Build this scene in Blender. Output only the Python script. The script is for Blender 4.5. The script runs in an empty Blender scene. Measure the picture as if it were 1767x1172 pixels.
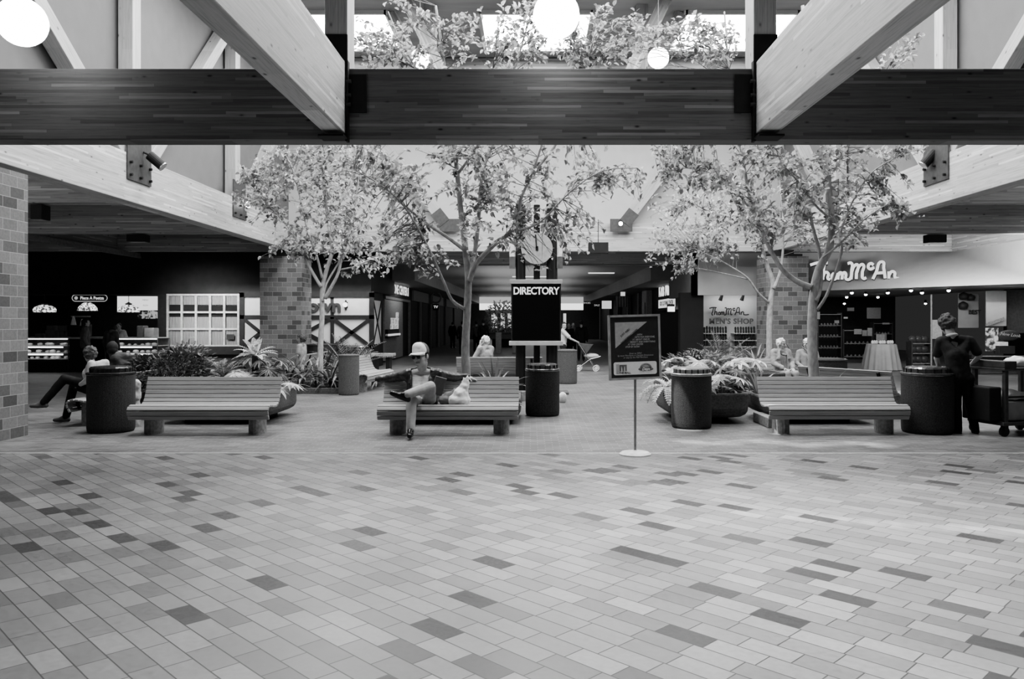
import bpy, bmesh, math, random
from mathutils import Vector, Matrix, Euler, Quaternion
random.seed(7)
SC = bpy.context.scene
COL = SC.collection
PI = math.pi
F = 1767*28/36.0
HC = 1.68
VX, VY = 915.0, 555.0

def P(px, py, Y):
    return Vector(((px-VX)/F*Y, Y, HC+(VY-py)/F*Y))
def G(px, py):
    Y = F*HC/(py-VY)
    return Vector(((px-VX)/F*Y, Y, 0.0))
def XA(px, Y): return (px-VX)/F*Y
def ZA(py, Y): return HC+(VY-py)/F*Y

# ------------------------------------------------------------------ materials
MATS = {}
def nt_new(name):
    m = bpy.data.materials.new(name); m.use_nodes = True
    nt = m.node_tree; nt.nodes.clear()
    out = nt.nodes.new('ShaderNodeOutputMaterial')
    return m, nt, out
def N(nt, typ, **kw):
    n = nt.nodes.new(typ)
    for k, v in kw.items(): setattr(n, k, v)
    return n
def L(nt, a, b): nt.links.new(a, b)
def g3(v): return (v, v, v, 1.0)
def math_n(nt, op, a, b=None, c=None):
    n = N(nt, 'ShaderNodeMath', operation=op)
    for i, x in enumerate((a, b, c)):
        if x is None: continue
        if isinstance(x, (int, float)): n.inputs[i].default_value = x
        else: L(nt, x, n.inputs[i])
    return n.outputs[0]
def ramp(nt, fac, stops, interp='LINEAR'):
    r = N(nt, 'ShaderNodeValToRGB'); r.color_ramp.interpolation = interp
    e = r.color_ramp.elements
    while len(e) < len(stops): e.new(0.5)
    for i, (p, v) in enumerate(stops):
        e[i].position = p; e[i].color = g3(v)
    L(nt, fac, r.inputs[0]); return r.outputs[0]
def mul(nt, a, b):
    m = N(nt, 'ShaderNodeMix', data_type='RGBA', blend_type='MULTIPLY'); m.inputs[0].default_value = 1.0
    L(nt, a, m.inputs[6]); L(nt, b, m.inputs[7]); return m.outputs[2]
def princ(nt, out, rough=0.6, metal=0.0, spec=0.5):
    b = N(nt, 'ShaderNodeBsdfPrincipled')
    b.inputs['Roughness'].default_value = rough; b.inputs['Metallic'].default_value = metal
    b.inputs['Specular IOR Level'].default_value = spec
    L(nt, b.outputs[0], out.inputs[0]); return b
def M(name, v=0.5, rough=0.6, metal=0.0, var=0.25, scale=12.0, spec=0.4, bump=0.0, sx=1, sy=1, sz=1, detail=4):
    """grey material with a soft procedural mottling"""
    if name in MATS: return MATS[name]
    m, nt, out = nt_new(name); b = princ(nt, out, rough, metal, spec)
    tc = N(nt, 'ShaderNodeTexCoord'); mp = N(nt, 'ShaderNodeMapping'); mp.inputs['Scale'].default_value = (sx, sy, sz)
    L(nt, tc.outputs['Object'], mp.inputs[0])
    no = N(nt, 'ShaderNodeTexNoise'); no.inputs['Scale'].default_value = scale; no.inputs['Detail'].default_value = detail
    L(nt, mp.outputs[0], no.inputs['Vector'])
    L(nt, ramp(nt, no.outputs['Fac'], [(0.25, v*(1-var)), (0.75, min(1, v*(1+var)))]), b.inputs['Base Color'])
    if bump:
        bp = N(nt, 'ShaderNodeBump'); bp.inputs['Strength'].default_value = bump; bp.inputs['Distance'].default_value = 0.01
        L(nt, no.outputs['Fac'], bp.inputs['Height']); L(nt, bp.outputs[0], b.inputs['Normal'])
    MATS[name] = m; return m
def EM(name, v, s=1.0):
    if name in MATS: return MATS[name]
    m, nt, out = nt_new(name); e = N(nt, 'ShaderNodeEmission')
    e.inputs[0].default_value = g3(v); e.inputs[1].default_value = s
    L(nt, e.outputs[0], out.inputs[0]); MATS[name] = m; return m
def GLUE(name, v, contrast=0.25, vert=False, row=0.04, knots=True, rough=0.55):
    """laminated timber: long strips of slightly different tone, streaky grain, dark knots"""
    if name in MATS: return MATS[name]
    m, nt, out = nt_new(name); b = princ(nt, out, rough, 0, 0.35)
    tc = N(nt, 'ShaderNodeTexCoord'); sp = N(nt, 'ShaderNodeSeparateXYZ'); L(nt, tc.outputs['Object'], sp.inputs[0])
    vv = math_n(nt, 'ADD', sp.outputs[2], math_n(nt, 'MULTIPLY', sp.outputs[1], 0.15))
    wn = N(nt, 'ShaderNodeTexWhiteNoise', noise_dimensions='1D'); L(nt, math_n(nt, 'FLOOR', math_n(nt, 'DIVIDE', vv, row)), wn.inputs['W'])
    cb = N(nt, 'ShaderNodeCombineXYZ'); L(nt, math_n(nt, 'ADD', sp.outputs[0], math_n(nt, 'MULTIPLY', wn.outputs[0], 9.0)), cb.inputs[0]); L(nt, vv, cb.inputs[1])
    br = N(nt, 'ShaderNodeTexBrick'); br.offset = 0.0; br.squash = 1
    for i, val in ((1, g3(0)), (2, g3(1))): br.inputs[i].default_value = val
    br.inputs['Scale'].default_value = 1; br.inputs['Mortar Size'].default_value = 0.0011; br.inputs['Mortar'].default_value = g3(0.02)
    br.inputs['Brick Width'].default_value = 1.35; br.inputs['Row Height'].default_value = row
    L(nt, cb.outputs[0], br.inputs['Vector'])
    strip = ramp(nt, br.outputs['Color'], [(0.0, v*(1-contrast)), (0.2, v*(1-contrast*0.35)), (0.5, v), (0.84, v), (0.9, v*(1+contrast*1.1)), (1.0, v*(1+contrast*1.8))])
    mp = N(nt, 'ShaderNodeMapping'); mp.inputs['Scale'].default_value = (1.0, 26, 26); L(nt, tc.outputs['Object'], mp.inputs[0])
    no = N(nt, 'ShaderNodeTexNoise'); no.inputs['Scale'].default_value = 2.0; no.inputs['Detail'].default_value = 8; no.inputs['Roughness'].default_value = 0.65; L(nt, mp.outputs[0], no.inputs['Vector'])
    col = mul(nt, strip, ramp(nt, no.outputs['Fac'], [(0.3, 0.68), (0.5, 0.98), (0.75, 1.12)]))
    if knots:
        mk = N(nt, 'ShaderNodeMapping'); mk.inputs['Scale'].default_value = (0.55, 1, 1.3); L(nt, tc.outputs['Object'], mk.inputs[0])
        vo = N(nt, 'ShaderNodeTexVoronoi'); vo.inputs['Scale'].default_value = 5.0; L(nt, mk.outputs[0], vo.inputs['Vector'])
        col = mul(nt, col, ramp(nt, vo.outputs['Distance'], [(0.05, 0.22), (0.10, 0.8), (0.16, 1.0)]))
    L(nt, col, b.inputs['Base Color']); MATS[name] = m; return m
def LEAF(name, v, var=0.6, trans=0.35, rough=0.45):
    if name in MATS: return MATS[name]
    m, nt, out = nt_new(name)
    geo = N(nt, 'ShaderNodeNewGeometry')
    c = ramp(nt, geo.outputs['Random Per Island'], [(0.0, v*(1-var)), (0.5, v), (1.0, min(1, v*(1+var)))])
    b = N(nt, 'ShaderNodeBsdfPrincipled'); b.inputs['Roughness'].default_value = rough; b.inputs['Specular IOR Level'].default_value = 0.5
    t = N(nt, 'ShaderNodeBsdfTranslucent'); L(nt, c, b.inputs['Base Color']); L(nt, c, t.inputs[0])
    mx = N(nt, 'ShaderNodeMixShader'); mx.inputs[0].default_value = trans
    L(nt, b.outputs[0], mx.inputs[1]); L(nt, t.outputs[0], mx.inputs[2]); L(nt, mx.outputs[0], out.inputs[0])
    MATS[name] = m; return m
def GLASS(name, tint=0.9):
    if name in MATS: return MATS[name]
    m, nt, out = nt_new(name)
    t = N(nt, 'ShaderNodeBsdfTransparent'); t.inputs[0].default_value = g3(tint)
    gl = N(nt, 'ShaderNodeBsdfGlossy'); gl.inputs['Roughness'].default_value = 0.03
    fr = N(nt, 'ShaderNodeFresnel'); fr.inputs[0].default_value = 1.45
    mx = N(nt, 'ShaderNodeMixShader'); L(nt, fr.outputs[0], mx.inputs[0]); L(nt, t.outputs[0], mx.inputs[1]); L(nt, gl.outputs[0], mx.inputs[2])
    L(nt, mx.outputs[0], out.inputs[0]); MATS[name] = m; return m

# ------------------------------------------------------------------ mesh building
class MB:
    def __init__(s): s.v = []; s.f = []
    def add(s, vs, fs):
        o = len(s.v); s.v.extend(tuple(v) for v in vs); s.f.extend(tuple(i+o for i in f) for f in fs); return s
    def box(s, c, d, R=None):
        hx, hy, hz = d[0]/2, d[1]/2, d[2]/2
        vs = [Vector((x, y, z)) for x in (-hx, hx) for y in (-hy, hy) for z in (-hz, hz)]
        if R is not None: vs = [R @ v for v in vs]
        c = Vector(c)
        return s.add([v+c for v in vs], [(0,1,3,2),(4,6,7,5),(0,4,5,1),(2,3,7,6),(0,2,6,4),(1,5,7,3)])
    def bb(s, a, b):
        return s.box([(a[i]+b[i])/2 for i in range(3)], [abs(b[i]-a[i]) for i in range(3)])
    def cyl(s, a, b, r0, r1=None, n=12, cap=True):
        a = Vector(a); b = Vector(b); r1 = r0 if r1 is None else r1
        d = (b-a); 
        if d.length < 1e-9: return s
        q = d.to_track_quat('Z', 'Y')
        vs = []
        for i in range(n):
            t = 2*PI*i/n; u = q @ Vector((math.cos(t), math.sin(t), 0))
            vs += [a+u*r0, b+u*r1]
        fs = [(2*i, 2*((i+1)%n), 2*((i+1)%n)+1, 2*i+1) for i in range(n)]
        if cap: fs += [tuple(2*i for i in reversed(range(n))), tuple(2*i+1 for i in range(n))]
        return s.add(vs, fs)
    def tube(s, pts, radii, n=8, cap=True):
        pts = [Vector(p) for p in pts]; m = len(pts)
        if isinstance(radii, (int, float)): radii = [radii]*m
        vs = []; fs = []; prev = None
        for i, p in enumerate(pts):
            d = (pts[min(i+1, m-1)]-pts[max(i-1, 0)])
            if d.length < 1e-9: d = Vector((0, 0, 1))
            d.normalize()
            if prev is None:
                u = d.orthogonal().normalized()
            else:
                u = prev - d*prev.dot(d)
                u = u.normalized() if u.length > 1e-6 else d.orthogonal().normalized()
            prev = u; w = d.cross(u)
            for k in range(n):
                t = 2*PI*k/n; vs.append(p+(u*math.cos(t)+w*math.sin(t))*radii[i])
        for i in range(m-1):
            for k in range(n):
                a = i*n+k; b = i*n+(k+1)%n; fs.append((a, b, b+n, a+n))
        if cap: fs += [tuple(reversed(range(n))), tuple(range((m-1)*n, m*n))]
        return s.add(vs, fs)
    def lathe(s, prof, c=(0, 0, 0), n=24, cap=True):
        vs = []; fs = []; m = len(prof); c = Vector(c)
        for (r, z) in prof:
            for k in range(n):
                t = 2*PI*k/n; vs.append(c+Vector((r*math.cos(t), r*math.sin(t), z)))
        for i in range(m-1):
            for k in range(n):
                a = i*n+k; b = i*n+(k+1)%n; fs.append((a, b, b+n, a+n))
        if cap: fs += [tuple(reversed(range(n))), tuple(range((m-1)*n, m*n))]
        return s.add(vs, fs)
    def ball(s, c, r, nu=14, nv=10, R=None):
        if isinstance(r, (int, float)): r = (r, r, r)
        vs = [Vector((0, 0, 1))]
        for j in range(1, nv):
            ph = PI*j/nv
            for i in range(nu):
                t = 2*PI*i/nu; vs.append(Vector((math.sin(ph)*math.cos(t), math.sin(ph)*math.sin(t), math.cos(ph))))
        vs.append(Vector((0, 0, -1)))
        fs = [(0, 1+i, 1+(i+1)%nu) for i in range(nu)]
        for j in range(nv-2):
            for i in range(nu):
                a = 1+j*nu+i; b = 1+j*nu+(i+1)%nu; fs.append((a, a+nu, b+nu, b))
        l = len(vs)-1; o = 1+(nv-2)*nu
        fs += [(o+i, l, o+(i+1)%nu) for i in range(nu)]
        c = Vector(c); out = []
        for v in vs:
            w = Vector((v.x*r[0], v.y*r[1], v.z*r[2]))
            if R is not None: w = R @ w
            out.append(w+c)
        return s.add(out, fs)
    def prism(s, poly, z0, z1):
        n = len(poly)
        return s.add([(x, y, z0) for x, y in poly]+[(x, y, z1) for x, y in poly],
                     [tuple(reversed(range(n))), tuple(range(n, 2*n))]+[(i, (i+1)%n, (i+1)%n+n, i+n) for i in range(n)])
    def quad(s, a, b, c, d): return s.add([a, b, c, d], [(0, 1, 2, 3)])
    def cone(s, a, b, ra, rb, n=12):
        """round cone: tapered limb with ball ends"""
        s.cyl(a, b, ra, rb, n); s.ball(a, ra, n, 8); s.ball(b, rb, n, 8); return s
    def build(s, name, mat, parent=None, smooth=False, bevel=0.0, loc=None, rot=None):
        me = bpy.data.meshes.new(name); me.from_pydata(s.v, [], s.f); me.update()
        if mat: me.materials.append(mat)
        if smooth:
            for p in me.polygons: p.use_smooth = True
        o = bpy.data.objects.new(name, me); COL.objects.link(o)
        if parent is not None: o.parent = parent
        if loc is not None: o.location = loc
        if rot is not None: o.rotation_euler = rot
        if bevel:
            b = o.modifiers.new('b', 'BEVEL'); b.width = bevel; b.segments = 2; b.limit_method = 'ANGLE'
        return o

def tag(o, label=None, cat=None, group=None, kind=None):
    if label: o['label'] = label
    if cat: o['category'] = cat
    if group: o['group'] = group
    if kind: o['kind'] = kind
    return o
def thing(name, label, cat, loc=(0, 0, 0), rz=0.0, group=None):
    o = bpy.data.objects.new(name, None); COL.objects.link(o); o.empty_display_size = 0.1
    o.location = loc; o.rotation_euler = (0, 0, rz)
    return tag(o, label, cat, group)
def struct(name, mb, mat, parent=None, **kw):
    o = mb.build(name, mat, parent, **kw)
    if parent is None: o['kind'] = 'structure'
    return o
def dup(root, loc=None, rz=None, label=None, group=None):
    r = root.copy(); COL.objects.link(r)
    if loc is not None: r.location = loc
    if rz is not None: r.rotation_euler = (0, 0, rz)
    if label: r['label'] = label
    if group: r['group'] = group
    for ch in list(root.children):
        c = ch.copy(); COL.objects.link(c); c.parent = r
        for gch in list(ch.children):
            d = gch.copy(); COL.objects.link(d); d.parent = c
    return r
def TXT(name, text, size, mat, parent=None, loc=(0, 0, 0), rot=(PI/2, 0, 0), bold=0.0, ext=0.003, align='CENTER', sx=1.0, shear=0.0, space=1.0):
    cu = bpy.data.curves.new(name, 'FONT'); cu.body = text; cu.size = size; cu.align_x = align; cu.align_y = 'CENTER'
    cu.extrude = ext; cu.offset = bold; cu.shear = shear; cu.space_character = space; cu.resolution_u = 3
    cu.materials.append(mat)
    return to_mesh(name, cu, parent, loc, rot, (sx, 1, 1))
def to_mesh(name, cu, parent, loc, rot, scale=(1, 1, 1)):
    tmp = bpy.data.objects.new('tmp_curve', cu); COL.objects.link(tmp)
    dg = bpy.context.evaluated_depsgraph_get()
    me = bpy.data.meshes.new_from_object(tmp.evaluated_get(dg)); me.name = name
    mats = [m for m in cu.materials]
    bpy.data.objects.remove(tmp)
    if not me.materials and mats: me.materials.append(mats[0])
    o = bpy.data.objects.new(name, me); COL.objects.link(o)
    if parent is not None: o.parent = parent
    o.location = loc; o.rotation_euler = rot; o.scale = scale
    return o
def STROKES(name, strokes, r, mat, parent, loc, rot, scale=1.0):
    """brush-script lettering drawn from pen strokes (2D polylines, smoothed)"""
    cu = bpy.data.curves.new(name, 'CURVE'); cu.dimensions = '3D'; cu.bevel_depth = r; cu.bevel_resolution = 2; cu.resolution_u = 6
    for st in strokes:
        sp = cu.splines.new('BEZIER'); sp.bezier_points.add(len(st)-1)
        for bp, (x, y) in zip(sp.bezier_points, st):
            bp.co = (x*scale, y*scale, 0); bp.handle_left_type = bp.handle_right_type = 'AUTO'
    cu.materials.append(mat)
    return to_mesh(name, cu, parent, loc, rot)
def oriented(a, b, up=Vector((0, 0, 1))):
    """matrix with local X from a to b and local Z as near to up as can be"""
    x = (Vector(b)-Vector(a)).normalized(); y = up.cross(x)
    if y.length < 1e-5: y = Vector((0, 1, 0))
    y.normalize(); z = x.cross(y)
    return Matrix((x, y, z)).transposed()
def timber(name, a, b, w, h, mat, up=Vector((0, 0, 1)), bevel=0.012):
    """a squared timber from a to b: w across, h along its local up"""
    a = Vector(a); b = Vector(b); R = oriented(a, b, up); ln = (b-a).length
    o = MB().box((0, 0, 0), (ln, w, h)).build(name, mat, None, bevel=bevel)
    o.matrix_world = Matrix.Translation((a+b)/2) @ R.to_4x4()
    return o
# ------------------------------------------------------------------ camera
cam = bpy.data.cameras.new('camera'); cam_o = bpy.data.objects.new('camera', cam); COL.objects.link(cam_o)
cam.lens = 28; cam.sensor_width = 36; cam.clip_end = 300; cam.clip_start = 0.05
cam.shift_x = -31.5/1767; cam.shift_y = -31.0/1767
cam_o.location = (0, 0, HC); cam_o.rotation_euler = (PI/2, 0, 0)
SC.camera = cam_o

X0 = 0.15            # centre line of the hall
CL, CR = -8.15, 8.45 # the two long roof beams and the brick piers under them
DY, EY = 27.1, 32.5

# ------------------------------------------------------------------ setting materials
def floor_tiles():
    m, nt, out = nt_new('paver_tiles'); b = princ(nt, out, 0.33, 0, 0.5)
    tc = N(nt, 'ShaderNodeTexCoord'); sp = N(nt, 'ShaderNodeSeparateXYZ'); L(nt, tc.outputs['Object'], sp.inputs[0])
    s = 0.70710678; w, h = 0.30, 0.147
    u = math_n(nt, 'MULTIPLY', math_n(nt, 'SUBTRACT', sp.outputs[1], sp.outputs[0]), s)
    v = math_n(nt, 'MULTIPLY', math_n(nt, 'ADD', sp.outputs[0], sp.outputs[1]), s)
    row = math_n(nt, 'FLOOR', math_n(nt, 'DIVIDE', v, h))
    wn = N(nt, 'ShaderNodeTexWhiteNoise', noise_dimensions='1D'); L(nt, row, wn.inputs['W'])
    u2 = math_n(nt, 'ADD', u, math_n(nt, 'MULTIPLY', wn.outputs[0], w))
    cb = N(nt, 'ShaderNodeCombineXYZ'); L(nt, u2, cb.inputs[0]); L(nt, v, cb.inputs[1])
    br = N(nt, 'ShaderNodeTexBrick'); br.offset = 0.0; br.squash = 1
    br.inputs[1].default_value = g3(0); br.inputs[2].default_value = g3(1); br.inputs['Mortar'].default_value = g3(0.5)
    br.inputs['Scale'].default_value = 1; br.inputs['Mortar Size'].default_value = 0.004; br.inputs['Mortar Smooth'].default_value = 0.2
    br.inputs['Brick Width'].default_value = w; br.inputs['Row Height'].default_value = h
    L(nt, cb.outputs[0], br.inputs['Vector'])
    tone = ramp(nt, br.outputs['Color'], [(0.0, 0.045), (0.06, 0.06), (0.09, 0.15), (0.25, 0.195), (0.7, 0.245), (1.0, 0.30)])
    no = N(nt, 'ShaderNodeTexNoise'); no.inputs['Scale'].default_value = 1.3; no.inputs['Detail'].default_value = 5; L(nt, tc.outputs['Object'], no.inputs['Vector'])
    n2 = N(nt, 'ShaderNodeTexNoise'); n2.inputs['Scale'].default_value = 26; n2.inputs['Detail'].default_value = 5; L(nt, cb.outputs[0], n2.inputs['Vector'])
    col = mul(nt, tone, ramp(nt, no.outputs['Fac'], [(0.3, 0.85), (0.75, 1.1)]))
    col = mul(nt, col, ramp(nt, n2.outputs['Fac'], [(0.25, 0.84), (0.75, 1.1)]))
    mx = N(nt, 'ShaderNodeMix', data_type='RGBA'); L(nt, br.outputs['Fac'], mx.inputs[0]); L(nt, col, mx.inputs[6]); mx.inputs[7].default_value = g3(0.055)
    L(nt, mx.outputs[2], b.inputs['Base Color'])
    L(nt, ramp(nt, n2.outputs['Fac'], [(0.3, 0.28), (0.8, 0.46)]), b.inputs['Roughness'])
    bp = N(nt, 'ShaderNodeBump'); bp.inputs['Strength'].default_value = 0.5; bp.inputs['Distance'].default_value = 0.004; bp.invert = True
    L(nt, br.outputs['Fac'], bp.inputs['Height']); L(nt, bp.outputs[0], b.inputs['Normal'])
    return m
def small_pavers():
    m, nt, out = nt_new('small_pavers'); b = princ(nt, out, 0.42, 0, 0.45)
    tc = N(nt, 'ShaderNodeTexCoord')
    br = N(nt, 'ShaderNodeTexBrick'); br.offset = 0.5
    br.inputs[1].default_value = g3(0.11); br.inputs[2].default_value = g3(0.185); br.inputs['Mortar'].default_value = g3(0.25)
    br.inputs['Scale'].default_value = 1; br.inputs['Mortar Size'].default_value = 0.005
    br.inputs['Brick Width'].default_value = 0.2; br.inputs['Row Height'].default_value = 0.1
    L(nt, tc.outputs['Object'], br.inputs['Vector'])
    no = N(nt, 'ShaderNodeTexNoise'); no.inputs['Scale'].default_value = 1.1; no.inputs['Detail'].default_value = 5; L(nt, tc.outputs['Object'], no.inputs['Vector'])
    L(nt, mul(nt, br.outputs['Color'], ramp(nt, no.outputs['Fac'], [(0.3, 0.75), (0.75, 1.2)])), b.inputs['Base Color'])
    return m
def brick_block(name='pier_brick', lo=0.085, hi=0.19):
    m, nt, out = nt_new(name); b = princ(nt, out, 0.75, 0, 0.3)
    tc = N(nt, 'ShaderNodeTexCoord'); sp = N(nt, 'ShaderNodeSeparateXYZ'); L(nt, tc.outputs['Object'], sp.inputs[0])
    cb = N(nt, 'ShaderNodeCombineXYZ'); L(nt, math_n(nt, 'ADD', sp.outputs[0], sp.outputs[1]), cb.inputs[0]); L(nt, sp.outputs[2], cb.inputs[1])
    br = N(nt, 'ShaderNodeTexBrick'); br.offset = 0.5
    br.inputs[1].default_value = g3(0); br.inputs[2].default_value = g3(1); br.inputs['Mortar'].default_value = g3(0.62)
    br.inputs['Scale'].default_value = 1; br.inputs['Mortar Size'].default_value = 0.005; br.inputs['Mortar Smooth'].default_value = 0.3
    br.inputs['Brick Width'].default_value = 0.315; br.inputs['Row Height'].default_value = 0.157
    L(nt, cb.outputs[0], br.inputs['Vector'])
    tone = ramp(nt, br.outputs['Color'], [(0.0, lo*0.9), (0.22, lo*1.1), (0.36, hi*0.8), (1.0, hi*1.05)])
    no = N(nt, 'ShaderNodeTexNoise'); no.inputs['Scale'].default_value = 30; no.inputs['Detail'].default_value = 6; L(nt, tc.outputs['Object'], no.inputs['Vector'])
    col = mul(nt, tone, ramp(nt, no.outputs['Fac'], [(0.25, 0.8), (0.8, 1.15)]))
    mx = N(nt, 'ShaderNodeMix', data_type='RGBA'); L(nt, br.outputs['Fac'], mx.inputs[0]); L(nt, col, mx.inputs[6]); mx.inputs[7].default_value = g3(hi*1.7)
    L(nt, mx.outputs[2], b.inputs['Base Color'])
    bp = N(nt, 'ShaderNodeBump'); bp.inputs['Strength'].default_value = 0.6; bp.inputs['Distance'].default_value = 0.006; bp.invert = True
    L(nt, br.outputs['Fac'], bp.inputs['Height']); L(nt, bp.outputs[0], b.inputs['Normal'])
    return m
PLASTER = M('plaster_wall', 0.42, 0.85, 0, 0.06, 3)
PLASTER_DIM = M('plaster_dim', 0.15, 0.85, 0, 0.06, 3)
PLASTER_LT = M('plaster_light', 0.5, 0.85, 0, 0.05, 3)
BLACK = M('matt_black', 0.012, 0.7, 0, 0.3, 6)
DARK = M('dark_panel', 0.03, 0.6, 0, 0.3, 5)
STEEL = M('black_steel', 0.025, 0.45, 0.3, 0.3, 8)
STEELG = M('grey_steel_plate', 0.075, 0.5, 0.3, 0.25, 10)
CHROME = M('bright_metal', 0.65, 0.25, 1.0, 0.1, 4)
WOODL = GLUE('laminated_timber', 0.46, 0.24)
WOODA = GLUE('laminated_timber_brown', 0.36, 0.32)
WOODK = GLUE('laminated_timber_shaded', 0.165, 0.4)  # shade on the front cross beam put into a darker timber tone
WOODP = GLUE('post_timber', 0.44, 0.1, row=0.06)
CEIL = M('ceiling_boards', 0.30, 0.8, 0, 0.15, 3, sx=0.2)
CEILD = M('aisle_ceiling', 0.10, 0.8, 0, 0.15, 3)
BRICK = brick_block()
SKY = EM('skylight_glow', 1.0, 25.0)

# ------------------------------------------------------------------ floor
YB = 10.15
struct('floor', MB().quad((-9, -6, 0), (9.5, -6, 0), (9.5, YB, 0), (-9, YB, 0)), floor_tiles())
struct('floor.001', MB().quad((-22, YB, 0), (22, YB, 0), (22, 78, 0), (-22, 78, 0)), small_pavers())
struct('floor.002', MB().quad((-22, -6, 0), (-9, -6, 0), (-9, YB, 0), (-22, YB, 0)).quad((9.5, -6, 0), (22, -6, 0), (22, YB, 0), (9.5, YB, 0)), M('plain_paving', 0.2, 0.5))
struct('trim_1', MB().bb((-9, YB-0.018, 0), (9.5, YB+0.018, 0.004)), M('pale_edging', 0.55, 0.5))

# ------------------------------------------------------------------ high walls of the hall and its ceiling
ZC = 9.9
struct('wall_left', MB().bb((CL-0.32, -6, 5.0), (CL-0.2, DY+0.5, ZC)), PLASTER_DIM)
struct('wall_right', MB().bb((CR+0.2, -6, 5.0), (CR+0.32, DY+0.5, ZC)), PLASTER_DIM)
struct('wall_far', MB().bb((CL-0.2, DY+0.42, 5.0), (CR+0.2, DY+0.55, ZC)), PLASTER_LT)
struct('ceiling', MB().bb((CL-0.32, -6, ZC), (CR+0.32, DY+0.55, ZC+0.12)), CEIL)
# skylights: framed glowing panels let into the ceiling
n = 0
for iy, yy in enumerate((22.5, 17.2, 12.0)):
    for ix in (-1, 0, 1):
        xx = X0+5.46*ix
        n += 1
        w2, d2 = 1.5, 1.45
        f = MB()
        for sx in (-1, 1):
            f.bb((xx+sx*w2-0.05, yy-d2-0.05, ZC-0.10), (xx+sx*w2+0.05, yy+d2+0.05, ZC-0.001))
            f.bb((xx-w2, yy+sx*d2-0.05, ZC-0.10), (xx+w2, yy+sx*d2+0.05, ZC-0.001))
        o = struct('window_%d' % n, f, PLASTER_LT)
        MB().quad((xx-w2, yy-d2, ZC-0.03), (xx-w2, yy+d2, ZC-0.03), (xx+w2, yy+d2, ZC-0.03), (xx+w2, yy-d2, ZC-0.03)).build('pane', SKY, o)

# ------------------------------------------------------------------ low side aisles
for sgn, cx, nm in ((-1, CL, 'left'), (1, CR, 'right')):
    xo = cx+sgn*12
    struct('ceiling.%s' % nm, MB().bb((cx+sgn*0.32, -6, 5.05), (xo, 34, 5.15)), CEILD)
struct('wall_left.001', MB().bb((-20.2, -6, 0), (-20, 34, 5.1)), BLACK)
struct('wall_right.001', MB().bb((20.2, -6, 0), (20.4, 34, 5.1)), DARK)
struct('wall_near', MB().bb((-20.2, -6.2, 0), (20.4, -6, ZC)), DARK)

# brick piers
def pier(nm, xc, y0, y1, label, hw=0.7):
    o = MB().bb((xc-hw, y0, 0), (xc+hw, y1, 3.84)).build('brick_pier', BRICK)
    tag(o, label, 'pillar', None, 'structure'); 
    s_ = MB().bb((xc-0.55, y0+0.15, 3.84), (xc+0.55, y1-0.15, 3.93)).bb((xc-0.3, y0+0.25, 3.93), (xc+0.3, y1-0.25, 4.07)).build('bearing_block', STEEL, o)
    return o
pier('brick_pier', -8.23, 26.3, 27.4, 'square brick pier beside the half-timbered shopfront')
pier('brick_pier', 8.49, 26.3, 27.4, 'square brick pier beside the shoe shop')
pier('brick_pier', -8.27, 10.0, 11.75, 'near brick pier at the left edge of the view', 0.86)
pier('brick_pier', 8.9, 9.2, 10.6, 'brick pier under the right long beam')

# ------------------------------------------------------------------ timber roof structure
def beam(name, a, b, w, h, mat, label, cat='beam', group=None):
    o = timber(name, a, b, w, h, mat); return tag(o, label, cat, group)
ZB, ZT = 4.07, 5.03
zc, hh = (ZB+ZT)/2, ZT-ZB
AY = 10.6
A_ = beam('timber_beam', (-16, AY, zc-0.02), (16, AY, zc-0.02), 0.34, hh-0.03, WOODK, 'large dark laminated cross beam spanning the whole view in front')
C1 = beam('timber_beam', (CL, -6, zc), (CL, DY+0.3, zc), 0.36, hh, WOODL, 'long laminated beam along the left side, resting on the brick piers')
C2 = beam('timber_beam', (CR, -6, zc), (CR, DY+0.3, zc), 0.36, hh, WOODL, 'long laminated beam along the right side over the shoe shop')
B1 = beam('timber_beam', (-2.54, -3, zc+0.04), (-2.54, AY-0.19, zc+0.04), 0.27, hh-0.03, WOODL, 'overhead laminated beam running forward to the left joint of the dark cross beam')
B2 = beam('timber_beam', (3.07, -3, zc+0.04), (3.07, AY-0.19, zc+0.04), 0.27, hh-0.03, WOODL, 'overhead laminated beam running forward to the right joint of the dark cross beam')
D_ = beam('timber_beam', (CL+0.2, DY+0.18, zc), (CR-0.2, DY+0.18, zc), 0.34, hh, WOODL, 'pale far cross beam between the two brick piers')
E_ = beam('timber_beam', (-6.4, EY, 4.5), (6.6, EY, 4.5), 0.34, 0.97, WOODL, 'cross beam over the mouth of the shopping passage')
for sgn, cx, nm in ((-1, CL, 'left'), (1, CR, 'right')):
    for i, yy in enumerate((16.2, 21.7, DY+0.18)):
        beam('timber_beam', (cx+sgn*0.2, yy, zc), (cx+sgn*11.2, yy, zc), 0.3, hh, WOODA,
             ('near' if i == 0 else 'middle' if i == 1 else 'far')+' cross beam of the '+nm+' aisle')
    beam('timber_beam', (cx+sgn*6.05, 12, zc-0.02), (cx+sgn*6.05, DY, zc-0.02), 0.3, hh-0.05, WOODA, 'outer long beam of the '+nm+' aisle above the shopfronts')

def plate(parent, c, d, R=None, bolts=(), axis='x', mat=STEELG, name='steel_bracket'):
    """bolted plate given in world coordinates, as a part of a timber"""
    inv = parent.matrix_world.inverted()
    m = MB().box((0, 0, 0), d)
    o = m.build(name, mat, parent, bevel=0.004)
    bpy.context.view_layer.update()
    o.matrix_parent_inverse = inv; o.matrix_world = Matrix.Translation(Vector(c))
    if bolts:
        bm_ = MB()
        for (p, q) in bolts: bm_.cyl(p, q, 0.028, 0.028, 8)
        b = bm_.build('bolts', STEEL, o, smooth=False)
        b.location = -Vector(c)
    return o
bpy.context.view_layer.update()
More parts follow.
